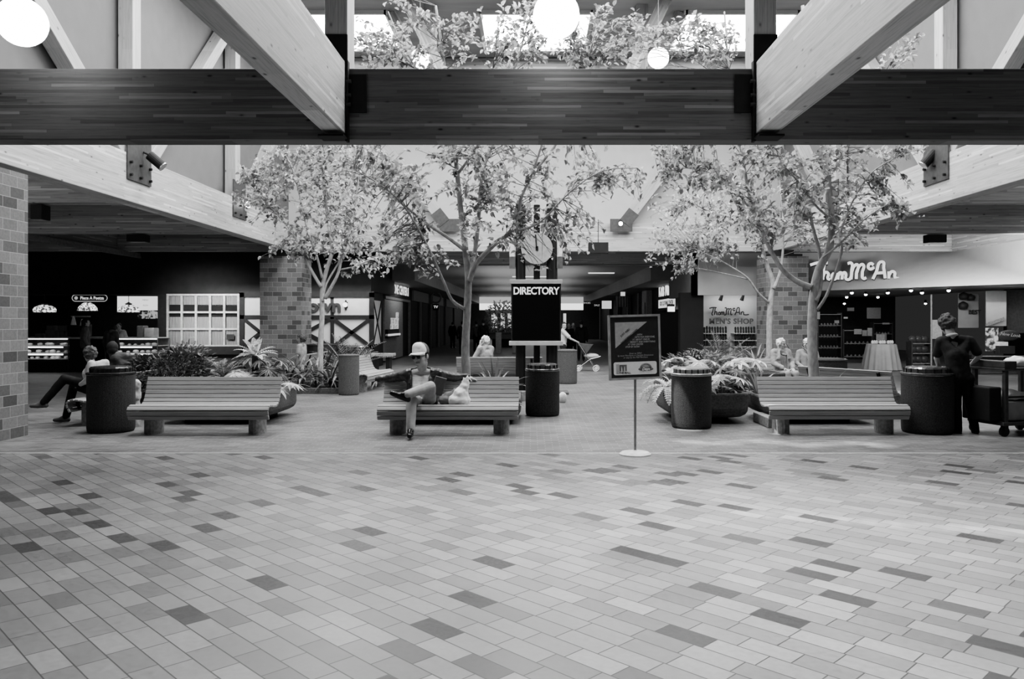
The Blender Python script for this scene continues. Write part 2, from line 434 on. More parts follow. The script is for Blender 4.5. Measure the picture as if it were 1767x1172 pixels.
# joints of the near cross beam
for bo, bx, s in ((B1, -2.54, 1), (B2, 3.07, -1)):
    inx = bx+s*0.135
    plate(A_, (inx+s*0.012+s*0.13, AY-0.19, 4.66), (0.25, 0.03, 0.5), mat=BLACK)
    plate(A_, (inx+s*0.02, AY-0.21, 4.55), (0.035, 0.11, 1.05), mat=BLACK, name='hanger_strap')
    plate(A_, (bx, AY-0.33, 4.055), (0.33, 0.3, 0.03), mat=BLACK, name='hanger_seat')
    plate(bo, (inx+s*0.03, AY-0.24, 4.66), (0.02, 0.06, 0.42), mat=STEEL,
          bolts=[((inx+s*0.01, AY-0.25, z), (inx+s*0.075, AY-0.25, z)) for z in (4.5, 4.62, 4.8)], name='bolt_plate')
    p = timber('timber_post', (bx, AY+0.02, ZT-0.02), (bx, AY+0.02, ZC), 0.3, 0.42, WOODP, Vector((0, 1, 0)))
    tag(p, 'upright post over the %s joint of the dark cross beam' % ('left' if s > 0 else 'right'), 'post')
    bpy.context.view_layer.update()
    plate(p, (bx, AY-0.2, 5.12), (0.31, 0.03, 0.62), mat=BLACK)

def spot_can(loc, aim, label, parent_pt=None, group='cylinder spotlights on the beams', s=1.0):
    t = thing('spotlight', label, 'light', loc, 0, group)
    d = (Vector(aim)).normalized()
    MB().cyl((0, 0, 0), d*0.34*s, 0.1*s, 0.1*s, 16).build('can', BLACK, t, smooth=False)
    MB().cyl(d*0.335*s, d*0.355*s, 0.105*s, 0.105*s, 16).build('rim', CHROME, t)
    if parent_pt is not None: MB().tube([(0, 0, 0), Vector(parent_pt)-Vector(loc)], 0.02, 6).build('arm', STEEL, t)
    return t
# posts, braces and bolted plates on the long side beams
for sgn, cx, nm in ((-1, CL, 'left'), (1, CR, 'right')):
    inx = cx-sgn*0.18; face = inx-sgn*0.02
    ob = C1 if sgn < 0 else C2
    for i, yy in enumerate((16.2, 21.8)):
        p = timber('timber_post', (cx, yy, ZT), (cx, yy, ZC), 0.3, 0.34, WOODP, Vector((0, 1, 0)))
        tag(p, '%s upright post standing on the %s long beam' % ('nearer' if i == 0 else 'farther', nm), 'post')
        bl = []
        for dy in (-0.4, 0.4):
            for z in (4.6, 4.85): bl.append(((face, yy+dy, z), (face-sgn*0.07, yy+dy, z)))
        bl += [((face, yy, 4.6), (face-sgn*0.07, yy, 4.6)), ((face, yy, 4.85), (face-sgn*0.07, yy, 4.85))]
        plate(ob, (face, yy, 5.0), (0.03, 0.98, 1.0), bolts=bl)
    bA = timber('timber_brace', (cx, 15.75, 5.1), (cx, 8.9, 9.7), 0.3, 0.3, WOODP)
    tag(bA, 'slanting brace rising towards the viewer from the %s long beam' % nm, 'brace')
    bB = timber('timber_brace', (cx, 16.9, 5.1), (cx, 21.4, 9.6), 0.3, 0.3, WOODP)
    tag(bB, 'slanting brace rising away from the viewer on the %s long beam' % nm, 'brace')
    bC = timber('timber_brace', (cx-sgn*0.12, 22.35, 5.05), (cx-sgn*2.2, 22.6, 9.8), 0.3, 0.34, WOODP)
    tag(bC, 'brace leaning inward above the far plate of the %s long beam' % nm, 'brace')
    dp = timber('timber_brace', (X0+sgn*3.05, DY, 5.02), (X0+sgn*6.6, DY, 9.6), 0.3, 0.34, WOODP)
    tag(dp, 'slanting brace on the far cross beam, %s half' % nm, 'brace')
    bpy.context.view_layer.update()
    q = MB().box((0, 0, 0), (0.5, 0.03, 0.42), Matrix.Rotation(-sgn*0.9, 3, 'Y')).build('steel_bracket', STEELG, dp)
    q.matrix_parent_inverse = dp.matrix_world.inverted(); q.matrix_world = Matrix.Translation((X0+sgn*3.2, DY-0.2, 5.2))
    q = MB().bb((X0+sgn*2.55, DY-0.2, 4.72), (X0+sgn*3.3, DY-0.17, 5.15)).build('steel_bracket', STEELG, D_)
    q.matrix_parent_inverse = D_.matrix_world.inverted(); q.matrix_world = Matrix.Identity(4)
    # sloping roof struts seen through the top opening
    for k, (dx, yy) in enumerate(((0, 20.3), (0.55, 21.2))):
        st = timber('timber_brace', (X0+sgn*(2.05+dx), yy, 7.3), (X0+sgn*(3.3+dx), yy, 9.88), 0.26, 0.3, WOODA)
        tag(st, 'dark roof strut under the %s skylight gap, %s of the pair' % (nm, 'inner' if k == 0 else 'outer'), 'brace')
for xx, nm in ((-2.6, 'left'), (2.9, 'right')):
    p = timber('timber_post', (xx, 20.75, ZC), (xx, 20.75, 6.9), 0.3, 0.3, WOODA, Vector((0, 1, 0)))
    tag(p, 'hanging roof post by the %s globe lamp' % nm, 'post')
pu = timber('timber_beam', (CL, 24.9, 9.62), (CR, 24.9, 9.62), 0.3, 0.5, WOODA); tag(pu, 'dark roof purlin beyond the skylights', 'beam')

spot_can(P(258, 268, 16.3), (0.62, 0.1, -0.55), 'cylinder spotlight on the near plate of the left long beam', P(246, 262, 16.35))
spot_can(P(1613, 262, 16.3), (-0.5, 0.1, -0.62), 'cylinder spotlight on the near plate of the right long beam', P(1626, 258, 16.35))
def bulb_spot(px, py, Y, label, r=0.07):
    c = P(px, py, Y); t = thing('spotlight', label, 'light', c, 0, None)
    MB().ball((0, 0, 0), r, 12, 8).build('bulb', EM('bulb_glow', 1, 12), t, smooth=True)
    MB().cyl((0, 0.03, 0.0), (0, 0.2, 0.1), r*0.9, r*0.7, 10).build('housing', STEEL, t)
bulb_spot(1071, 386, 26.7, 'lit round spotlight bulb on the far cross beam')
bulb_spot(428, 353, 22.0, 'lit round spotlight bulb beside the far plate of the left beam', 0.09)
# fixtures under and on the beams
def fixture(x0, x1, y0, y1, Y, label, rod=0):
    a = P(x0, y1, Y); b = P(x1, y0, Y)
    t = thing('light_box', label, 'light fixture', ((a.x+b.x)/2, Y, a.z))
    w, h = b.x-a.x, b.z-a.z
    MB().bb((-w/2, 0, 0), (w/2, 0.3, h)).build('casing', BLACK, t, bevel=0.01)
    MB().bb((-w/2+0.03, 0.03, -0.006), (w/2-0.03, 0.27, 0.004)).build('lens', M('dull_lens', 0.15, 0.3), t)
    if rod: MB().cyl((0, 0.15, h), (0, 0.15, h+rod), 0.012, n=6).build('rod', STEEL, t)
    return t
fixture(52, 72, 352.6, 378, 16.05, 'black square light box under the near cross beam of the left aisle')
fixture(218, 250, 404.5, 417, 21.55, 'flat black light box under the middle cross beam of the left aisle')
fixture(1602, 1634, 404.5, 418, 21.55, 'flat black light box under the middle cross beam of the right aisle')
fixture(1016, 1050, 418, 437, 24.0, 'black box hung on a rod before the far cross beam', 0.7)
fixture(1180, 1206, 418, 433, 26.7, 'small black light box on the far cross beam behind the right tree')
fixture(1221, 1246, 418, 433, 26.7, 'second small black light box on the far cross beam, nearer the pier')
fixture(603, 640, 417, 428, 26.7, 'flat black light box on the far cross beam behind the left tree')

# ------------------------------------------------------------------ globe lamps
GL = EM('globe_glow', 1.0, 11.0)
def globe(px, py, Y, r, label):
    c = P(px, py, Y); t = thing('globe_lamp', label, 'lamp', c, 0, 'white globe pendants')
    MB().ball((0, 0, 0), r, 24, 16).build('globe', GL, t, smooth=True)
    MB().cyl((0, 0, r*0.95), (0, 0, r+0.1), 0.07, 0.05, 12).build('cap', STEEL, t)
    MB().cyl((0, 0, r+0.08), (0, 0, ZC-c.z-0.02), 0.012, n=6).build('cord', M('lamp_cord', 0.3), t)
globe(38, 38, 9.6, 0.285, 'large white globe pendant at the top left corner')
globe(960, 26, 9.6, 0.28, 'large white globe pendant above the middle of the cross beam')
globe(725, 102, 19.2, 0.245, 'small white globe pendant showing left of the middle above the cross beam')
globe(1136, 100, 19.2, 0.255, 'small white globe pendant showing right of the middle above the cross beam')

# ------------------------------------------------------------------ light
w = bpy.data.worlds.new('world'); SC.world = w; w.use_nodes = True
w.node_tree.nodes['Background'].inputs[0].default_value = g3(0.9); w.node_tree.nodes['Background'].inputs[1].default_value = 0.04
def area(loc, rot, sx, sy, power, name='area_light', spread=PI):
    l = bpy.data.lights.new(name, 'AREA'); l.shape = 'RECTANGLE'; l.size = sx; l.size_y = sy; l.energy = power; l.spread = spread
    o = bpy.data.objects.new(name, l); COL.objects.link(o); o.location = loc; o.rotation_euler = rot; return o
SC.view_settings.view_transform = 'AgX'; SC.view_settings.look = 'AgX - Medium High Contrast'
SC.view_settings.exposure = -0.12; SC.view_settings.gamma = 1.0
SC.cycles.use_denoising = True
SC.cycles.max_bounces = 8; SC.cycles.diffuse_bounces = 4; SC.cycles.transparent_max_bounces = 12
SC.cycles.sample_clamp_indirect = 4.0
# ------------------------------------------------------------------ furniture materials
SLAT = GLUE('bench_slats', 0.36, 0.12, row=0.5, knots=False, rough=0.5)
AGG = M('dark_aggregate', 0.045, 0.85, 0, 0.75, 90, bump=0.5, detail=3)
AGGL = M('grey_aggregate', 0.10, 0.85, 0, 0.6, 90, bump=0.5, detail=3)
CONC = M('cast_concrete', 0.24, 0.8, 0, 0.35, 25, bump=0.15)
CONCD = M('dark_concrete', 0.10, 0.8, 0, 0.4, 30, bump=0.2)
SOIL = M('soil', 0.02, 0.95, 0, 0.6, 40, bump=0.6)
LIDM = M('lid_metal', 0.22, 0.22, 0.85, 0.3, 10)

BENCH_PROF = [(-.29, .262), (-.322, .328), (-.312, .395), (-.245, .428), (-.168, .424), (-.09, .413), (-.012, .404), (.066, .404), (.14, .424),
              (.195, .472), (.23, .532), (.255, .596), (.277, .661), (.298, .726), (.322, .789)]
def make_bench(name, label, ln=2.08, legs=(-0.78, 0.78), frame_end=True, group='slatted benches'):
    t = thing(name, label, 'bench', (0, 0, 0), 0, group)
    def slats(idx):
        m = MB()
        for i in idx:
            y, z = BENCH_PROF[i]; a = BENCH_PROF[max(0, i-1)]; b = BENCH_PROF[min(len(BENCH_PROF)-1, i+1)]
            R = Matrix.Rotation(math.atan2(b[1]-a[1], b[0]-a[0]), 3, 'X')
            m.box((0, y, z), (ln, 0.062, 0.032), R)
        return m
    slats(range(0, 9)).build('seat', SLAT, t, bevel=0.006)
    slats(range(9, 15)).build('backrest', SLAT, t, bevel=0.006)
    for x in legs:
        m = MB(); prof = []
        n = 20; vs = []
        for z in (0, 0.375):
            for k in range(n):
                a = 2*PI*k/n; vs.append((x+0.12*math.cos(a), -0.02+0.2*math.sin(a), z))
        m.add(vs, [tuple(reversed(range(n))), tuple(range(n, 2*n))]+[(k, (k+1) % n, (k+1) % n+n, k+n) for k in range(n)])
        m.build('leg', CONC, t, smooth=False)
        f = MB(); R = 0.022
        for i in range(len(BENCH_PROF)-1):
            a = BENCH_PROF[i]; b = BENCH_PROF[i+1]; dy, dz = b[0]-a[0], b[1]-a[1]; l_ = math.hypot(dy, dz); ny, nz = dz/l_, -dy/l_
            f.box((x, (a[0]+b[0])/2+ny*0.032, (a[1]+b[1])/2+nz*0.032), (0.05, l_+0.02, 0.03), Matrix.Rotation(math.atan2(dz, dy), 3, 'X'))
        f.build('support_strap', STEEL, t)
    return t
bL = make_bench('slatted_bench', 'empty slatted wooden bench in front of the planter by the left trash can')
bL.location = ((-5.93-3.85)/2, 12.03, 0)
bC = dup(bL, ((-2.25-0.18)/2, 12.03, 0), 0, 'slatted wooden bench on which the man in the white cap sits')
bR = dup(bL, ((3.54+5.6)/2, 12.08, 0), 0, 'slatted wooden bench under the right tree, sunlit at its left leg')
dup(bL, (-7.05, 13.7, 0), -PI/2, 'slatted bench turned to the left, with two people seated, behind the left trash can')
dup(bL, (-4.02, 19.8, 0), PI/2-0.12, 'slatted bench seen from its end, beside the cylinder bin at the left tree')
dup(bL, (-0.75, 19.6, 0), PI, 'slatted bench behind the directory kiosk, seen from its back')
dup(bL, (6.0, 14.75, 0), PI/2+0.5, 'slatted bench set at an angle behind the right bench end')
dup(bL, (6.3, 18.2, 0), 0, 'slatted bench with two white-haired people in front of the right pier')
dup(bL, (-6.2, 22.0, 0), -PI/2, 'slatted bench behind the left tree with a seated woman')
# plank-topped seat by the passage
t = thing('plank_seat', 'pale plank seat end showing beside the passage behind the end-on bench', 'bench', (-4.55, 24.5, 0))
MB().bb((-0.37, -0.3, 0.62), (0.37, 0.3, 0.7)).build('top', SLAT, t, bevel=0.01)
for x in (-0.2, 0.2): MB().bb((x-0.06, -0.2, 0), (x+0.06, 0.2, 0.62)).build('leg', STEEL, t)

def make_can(name, label, r, h, body=AGG, lid=LIDM, flutes=18, group='round trash cans', lidh=0.12):
    t = thing(name, label, 'trash can', (0, 0, 0), 0, group)
    hb = h-lidh
    MB().lathe([(r*0.94, 0), (r*0.985, 0.03), (r, 0.08), (r, hb-0.02), (r*0.985, hb)], n=40).build('body', body, t, smooth=False)
    MB().lathe([(r*1.005, hb-0.012), (r*1.03, hb), (r*1.03, hb+0.022), (r*0.98, hb+0.03)], n=40).build('rim', lid, t)
    m = MB()
    rl = r*0.88
    m.lathe([(rl, hb+0.02), (rl*0.99, h-0.03), (rl*0.94, h-0.006), (rl*0.8, h), (rl*0.3, h+0.002)], n=36)
    lo = m.build('lid', lid, t)
    if flutes:
        f = MB()
        for k in range(flutes):
            a = 2*PI*k/flutes; f.box((rl*1.0*math.cos(a), rl*1.0*math.sin(a), hb+0.06), (0.012, 0.016, 0.07), Matrix.Rotation(a, 3, 'Z'))
        f.build('ribs', STEEL, lo)
    return t
c1 = make_can('trash_can', 'large dark trash can in deep shade at the left end of the left bench', 0.335, 1.0, AGG, M('dark_lid', 0.06, 0.25, 0.6, 0.3, 10)); c1.location = (-6.42, 12.2, 0)
c2 = make_can('trash_can', 'dark speckled trash can with fluted lid below the directory board', 0.305, 0.93); c2.location = (0.22, 14.3, 0)
c3 = make_can('trash_can', 'speckled trash can in front of the right planter, sunlit along its left side', 0.315, 0.955, AGG, M('pale_lid', 0.4, 0.3, 0.7, 0.2, 10)); c3.location = (XA(1193, 12.66), 12.66, 0)
c4 = make_can('trash_can', 'big dark trash can with shiny lid beside the standing man', 0.365, 1.0); c4.location = (XA(1600, 12.1), 12.1, 0)
c5 = make_can('trash_can', 'plain grey cylinder bin behind the directory kiosk, beside the stroller', 0.27, 0.93, AGGL, AGGL, 0, lidh=0.05); c5.location = (1.0, 21.6, 0)
c6 = make_can('trash_can', 'plain grey cylinder bin in front of the end-on bench by the left tree', 0.235, 0.93, AGGL, AGGL, 0, lidh=0.04); c6.location = (XA(602, 18.3), 18.3, 0)
c7 = make_can('trash_can', 'wide dark trash can behind the cylinder bin at the left tree', 0.4, 1.0, CONCD); c7.location = (XA(615, 22.4), 22.4, 0)
c8 = make_can('trash_can', 'dark trash can behind the right tree trunk near the seated couple', 0.38, 0.93, AGG, AGG, 0, lidh=0.05); c8.location = (XA(1428, 16.4), 16.4, 0)
c9 = make_can('trash_can', 'dark round bin against the brick pier behind the left tree', 0.45, 0.98, DARK, DARK, 0, lidh=0.05); c9.location = (XA(555, 25.3), 25.3, 0)

# ------------------------------------------------------------------ planters
def rrect(w, d, r, inset=0.0, n=5):
    w = w/2-inset; d = d/2-inset; r = max(0.02, r-inset*0.6); pts = []
    for cx, cy, a0 in ((w-r, d-r, 0), (-w+r, d-r, PI/2), (-w+r, -d+r, PI), (w-r, -d+r, 1.5*PI)):
        for k in range(n+1):
            a = a0+PI/2*k/n; pts.append((cx+r*math.cos(a), cy+r*math.sin(a)))
    return pts
def planter(label, cx, cy, w, d, h, mat=CONCD, rz=0.0, r=0.22, name='planter'):
    t = thing(name, label, 'planter', (cx, cy, 0), rz, 'concrete planters')
    lv = [(0.2, 0.09), (0.11, 0.105), (0.04, 0.145), (0.008, 0.2), (0, 0.25), (0, h-0.025), (0.012, h), (0.085, h), (0.09, h-0.09)]
    vs = []; fs = []
    for ins, z in lv: vs += [(x, y, z) for x, y in rrect(w, d, r, ins)]
    n = len(rrect(w, d, r))
    for i in range(len(lv)-1):
        for k in range(n):
            a = i*n+k; b = i*n+(k+1) % n; fs.append((a, b, b+n, a+n))
    fs.append(tuple(reversed(range(n))))
    MB().add(vs, fs).build('body', mat, t, smooth=False)
    MB().prism(rrect(w, d, r, 0.3), 0, 0.1).build('base', BLACK, t)
    MB().prism(rrect(w, d, r, 0.095), h-0.16, h-0.07).build('soil', SOIL, t)
    return t
PLL = planter('rounded concrete planter full of plants behind the left bench', -5.15, 13.8, 1.8, 1.75, 0.52)
PLC = planter('low concrete planter holding the middle tree behind the middle bench', -1.25, 13.75, 2.2, 1.7, 0.42)
PLR = planter('rounded dark planter with trailing plants behind the sunlit trash can', 2.95, 13.88, 1.32, 1.75, 0.5)
PLRB = planter('planter holding the near right tree behind the right bench', 4.75, 13.75, 1.75, 1.6, 0.42)
PLRC = planter('farther dark planter of broad leaves beyond the right planter', 4.0, 17.0, 2.6, 1.3, 0.62)
t = thing('planter', 'kerbed planting bed around the left tree', 'planter', (-5.4, 20.0, 0), 0, 'concrete planters')
MB().bb((-1.0, -1.5, 0), (1.0, -1.35, 0.13)).bb((-1.0, 0.7, 0), (1.0, 0.85, 0.13)).bb((-1.0, -1.35, 0), (-0.85, 0.7, 0.13)).bb((0.85, -1.35, 0), (1.0, 0.7, 0.13)).build('kerb', CONCD, t, bevel=0.01)
MB().bb((-0.85, -1.35, 0), (0.85, 0.7, 0.09)).build('soil', SOIL, t)
t = thing('planter', 'kerbed planting bed around the far right tree', 'planter', (5.65, 20.3, 0), 0, 'concrete planters')
MB().bb((-1.5, -1.1, 0), (1.5, -0.95, 0.3)).bb((-1.5, 0.95, 0), (1.5, 1.1, 0.3)).bb((-1.5, -0.95, 0), (-1.35, 0.95, 0.3)).bb((1.35, -0.95, 0), (1.5, 0.95, 0.3)).build('kerb', CONCD, t, bevel=0.01)
MB().bb((-1.35, -0.95, 0), (1.35, 0.95, 0.24)).build('soil', SOIL, t)
# low kerb line running from the right planter to the bench
tag(MB().bb((3.75, 12.55, 0), (3.9, 13.4, 0.16)).build('kerb_block', CONC, None, bevel=0.01), 'short pale kerb between the right planter and the right bench', 'kerb')

# ------------------------------------------------------------------ directory kiosk with clock
KY = 18.5
kx = XA(925, KY)
t = thing('directory_kiosk', 'black directory kiosk on three posts with a round clock above', 'directory', (kx, KY, 0))
zb, zt = ZA(590, KY), ZA(483, KY)
for dx, r_, dy in ((-0.36, 0.115, 0.1), (0.02, 0.075, 0.22), (0.37, 0.13, 0.1)):
    p = MB(); p.cyl((dx, dy, 0), (dx, dy, 4.42), r_, r_, 20).build('post', M('bronze_post', 0.018, 0.35, 0.2, 0.2, 4), t)
wp = 0.575
MB().bb((-wp, -0.13, zb+0.02), (wp, 0.13, zt-0.1)).build('case', BLACK, t, bevel=0.01)
MB().bb((-wp+0.03, -0.137, zb+0.05), (wp-0.03, -0.131, zt-0.13)).build('glass', M('black_glass', 0.006, 0.08, 0, 0.1, 2), t)
MB().bb((-wp-0.03, -0.16, zt-0.1), (wp+0.03, 0.16, zt)).build('top_cap', M('kiosk_trim', 0.34, 0.4, 0.2, 0.15, 6), t, bevel=0.008)
MB().bb((-wp-0.05, -0.18, zb-0.08), (wp+0.05, 0.18, zb+0.02)).build('sill', M('kiosk_sill', 0.5, 0.35, 0.2, 0.15, 6), t, bevel=0.008)
TXT('lettering', 'DIRECTORY', 0.235, EM('white_letters', 1, 1.15), t, (0, -0.142, ZA(503, KY)), bold=0.006, sx=0.86, space=0.95)
cz = ZA(428, KY)-0.02; R0 = 0.365
ck = MB().cyl((0.02, -0.03, cz), (0.02, -0.1, cz), R0, R0, 40).build('clock_face', M('clock_face', 0.34, 0.5, 0, 0.2, 9), t)
for k in range(12):
    a = PI*2*k/12; MB().cyl((0.02+R0*0.99*math.cos(a), -0.075, cz+R0*0.99*math.sin(a)), (0.02+R0*1.1*math.cos(a), -0.075, cz+R0*1.1*math.sin(a)), 0.022, n=8).build('hour_mark', STEEL, ck)
hd = MB().box((0.02-0.018, -0.112, cz+0.14), (0.03, 0.012, 0.36), Matrix.Rotation(-0.08, 3, 'Y')).box((0.02, -0.112, cz+0.0), (0.06, 0.012, 0.1)); hd.build('clock_hands', BLACK, ck)
for s in (-1, 1):
    MB().cyl((s*0.55, 0.06, cz-0.18), (s*0.55, 0.06, cz+0.28), 0.07, 0.07, 14).build('lamp_tube', M('lamp_tube', 0.7, 0.35), t)
    MB().bb((s*0.55-0.07, 0.0, cz-0.45), (s*0.55+0.07, 0.12, cz-0.18)).build('lamp_base', M('lamp_base', 0.1, 0.5), t)
MB().bb((-0.75, -0.25, 0), (0.75, 0.45, 0.05)).build('plinth', CONCD, t)
# bucket and cloth by the kiosk foot
b = thing('bucket', 'pale bucket with wire handle at the foot of the kiosk', 'bucket', (XA(899, 16.9), 16.9, 0))
MB().lathe([(0.13, 0), (0.165, 0.2), (0.16, 0.2), (0.12, 0.02)], n=20).build('pail', M('pail', 0.42, 0.5), b)
MB().tube([(-0.16*math.cos(a), 0, 0.19+0.15*math.sin(a)) for a in [PI*k/10 for k in range(11)]], 0.006, 6).build('handle', CHROME, b)
bag = MB().ball((0, 0, 0.1), (0.09, 0.09, 0.12)); tag(bag.build('paper_bag', M('white_paper', 0.7, 0.7), None, smooth=True, loc=(XA(971, 16.5), 16.5, 0)), 'small white bag on the floor right of the kiosk trash can', 'bag')

# ------------------------------------------------------------------ poster stand
SY = 10.05
t = thing('poster_stand', 'poster on a thin metal stand with a round pale base, standing on the paving edge', 'sign', (XA(1096, SY), SY, 0), 0.0)
MB().lathe([(0.2, 0), (0.2, 0.015), (0.17, 0.035), (0.03, 0.05), (0.02, 0.06)], n=32).build('base', M('stand_base', 0.62, 0.4), t)
MB().cyl((0, 0, 0.04), (0, 0, 1.1), 0.0155, 0.0155, 12).build('pole', M('stand_pole', 0.26, 0.4, 0.5), t)
pw, ph = 0.645, 0.79
px_, pz_ = XA(1094.5, SY)-XA(1096, SY), ZA(599, SY)
bd = thing('tmp', None, None); bd.name = 'poster_board'; bd.parent = t; bd.location = (px_, -0.02, pz_); bd.rotation_euler = (0.0, math.radians(-1.6), math.radians(7))
fr = MB()
for s in (-1, 1):
    fr.bb((s*pw/2-0.014, -0.018, -ph/2-0.014), (s*pw/2+0.014, 0.018, ph/2+0.014))
    fr.bb((-pw/2, -0.018, s*ph/2-0.014), (pw/2, 0.018, s*ph/2+0.014))
fr.build('frame', M('poster_frame', 0.34, 0.45, 0.2), bd)
MB().bb((-pw/2, -0.008, -ph/2), (pw/2, 0.012, ph/2)).build('poster', M('poster_black', 0.022, 0.5, 0, 0.2, 20), bd)
PG = M('poster_grey', 0.34, 0.6, 0, 0.1, 30); PW = M('poster_white', 0.68, 0.6, 0, 0.05, 20); PD = M('poster_ink', 0.07, 0.6)
def bz(v): return -ph/2+ph*(1-v)
def bx_(u): return -pw/2+pw*u
A0 = (bx_(.115), -0.0105, bz(.10)); A1 = (bx_(.76), -0.0105, bz(.10)); A2 = (bx_(.115), -0.0105, bz(.51))
MB().add([A0, A2, A1], [(0, 1, 2)]).build('grey_triangle', PG, bd)
for i, (s_, q, tx) in enumerate((((.10, .17), 0.034, 'JUST ASK!'), ((.16, .23), 0.026, 'THE SHOPPING CENTER'), ((.215, .275), 0.03, 'GIFT CENTER'))):
    u = .15+s_[0]*1.35; v = .10+s_[1]*0.98
    TXT('lettering', tx, q, PD, bd, (bx_(u+0.03), -0.012, bz(v)), (PI/2, -math.radians(38.5), 0), ext=0.0005, bold=0.0005)
for i, tx in enumerate(('WITH', 'GIFTS FOR EVERYONE,', 'AT ABOUT ONE IN', 'MERRITT AND EVERYTHING', 'AT ONE CENTER', 'STOP BY NOW!')):
    TXT('lettering', tx, 0.030, PG, bd, (bx_(.55-i*0.047), -0.012, bz(.305+i*0.038)), align='LEFT', ext=0.0005, bold=0.0008, shear=0.2, sx=0.86)
for i, tx in enumerate(('Enter to WIN!', 'by most Merchants in Oakdale Dimensions', 'or stop by the Mall Merchant')):
    TXT('lettering', tx, 0.030, PG, bd, (bx_(.51), -0.012, bz(.60+i*0.032)), ext=0.0005, shear=0.3, sx=0.88)
pl = MB().prism(rrect(pw*0.86, ph*0.205, 0.025), -0.0015, 0.0015); o = pl.build('white_panel', PW, bd); o.location = (bx_(.5), -0.0105, bz(.835)); o.rotation_euler = (PI/2, 0, 0)
MB().bb((bx_(.12), -0.0145, bz(.915)), (bx_(.18), -0.0125, bz(.765))).build('logo_stripe', PG, bd)
lm = MB(); 
for k in range(3): lm.bb((bx_(.185+k*.055), -0.016, bz(.875)), (bx_(.22+k*.055), -0.0125, bz(.80)))
lm.bb((bx_(.185), -0.016, bz(.80)), (bx_(.33), -0.0125, bz(.775))); lm.build('logo_letter', M('logo_dark', 0.14, 0.6), bd)
TXT('lettering', 'THE MALL', 0.03, PD, bd, (bx_(.29), -0.0135, bz(.905)), ext=0.0005, bold=0.001, sx=1.1)
el = MB(); ring = []
for k in range(33):
    a = PI*(-0.05+1.1*k/32); ring.append((bx_(.71)+0.068*math.cos(a), -0.014, bz(.845)+0.058*math.sin(a)))
el.tube(ring, 0.011, 6); el.ball((bx_(.71), -0.0125, bz(.855)), (0.1, 0.002, 0.026), 16, 6).build('emblem', M('emblem_grey', 0.16, 0.6), bd)
TXT('lettering', 'Days', 0.05, PW, bd, (bx_(.71), -0.0165, bz(.855)), ext=0.0005, bold=0.0015, shear=0.25)

# ------------------------------------------------------------------ cleaning cart at the right edge
t = thing('cleaning_cart', 'cleaning cart with pale bags at the right edge of the view', 'cart', (XA(1742, 12.0), 12.0, 0), 0.25)
gm = M('cart_metal', 0.10, 0.4, 0.5)
for x in (-0.36, 0.5):
    for y in (-0.28, 0.28):
        MB().bb((x-0.03, y-0.03, 0.18), (x+0.03, y+0.03, 0.98)).build('post', gm, t, bevel=0.005)
        w_ = MB().cyl((x-0.02, y-0.022, 0.075), (x-0.02, y+0.022, 0.075), 0.075, n=18).build('wheel', STEEL, t)
        MB().bb((x-0.045, y-0.04, 0.08), (x+0.02, y+0.04, 0.18)).build('fork', STEEL, w_)
MB().bb((-0.45, -0.34, 0.16), (0.6, 0.34, 0.21)).build('deck', gm, t, bevel=0.01)
MB().bb((-0.42, -0.33, 0.96), (0.6, 0.33, 1.0)).bb((-0.42, -0.33, 1.0), (-0.2, 0.33, 1.1)).build('top_tray', gm, t, bevel=0.01)
MB().bb((-0.36, -0.3, 0.56), (0.5, -0.27, 0.585)).build('rail', STEEL, t)
MB().bb((-0.62, -0.26, 0.22), (-0.4, 0.26, 0.72)).build('side_bin', BLACK, t, bevel=0.02)
CLO = M('crumpled_plastic', 0.62, 0.35, 0, 0.2, 9, bump=0.8)
m = MB().bb((-0.28, -0.25, 0.22), (0.45, 0.25, 0.5)); tag(m.build('cardboard_box', M('box_card', 0.36, 0.6, 0, 0.15, 8), None, bevel=0.02, loc=t.location, rot=(0, 0, 0.25)), 'pale box on the lower deck of the cleaning cart', 'box')
def lumps(name, label, cat, loc, items, mat, seed=1):
    r = random.Random(seed); m = MB()
    for (c, rr) in items: m.ball(c, rr, 14, 10)
    o = m.build(name, mat, None, smooth=True, loc=loc)
    rm = o.modifiers.new('r', 'REMESH'); rm.mode = 'VOXEL'; rm.voxel_size = 0.018; rm.use_smooth_shade = True
    tx = bpy.data.textures.new('crumple', 'CLOUDS'); tx.noise_scale = 0.09
    d = o.modifiers.new('d', 'DISPLACE'); d.texture = tx; d.strength = 0.05; d.mid_level = 0.5
    return tag(o, label, cat)
cl = Vector(t.location)
lumps('plastic_bag', 'clear crumpled plastic bag hanging over the pale box of the cart', 'bag', cl+Vector((0.0, -0.0, 0.53)), [((-0.1, -0.05, 0.05), (0.24, 0.22, 0.09)), ((0.2, 0, 0.03), (0.2, 0.2, 0.06)), ((-0.22, -0.12, -0.02), (0.12, 0.12, 0.12))], CLO)
lumps('white_towels', 'heap of white cloth on top of the cleaning cart', 'cloth', cl+Vector((0.2, 0, 1.06)), [((-0.1, 0, 0), (0.18, 0.16, 0.1)), ((0.14, 0, -0.01), (0.16, 0.16, 0.07))], M('white_cloth', 0.8, 0.8))
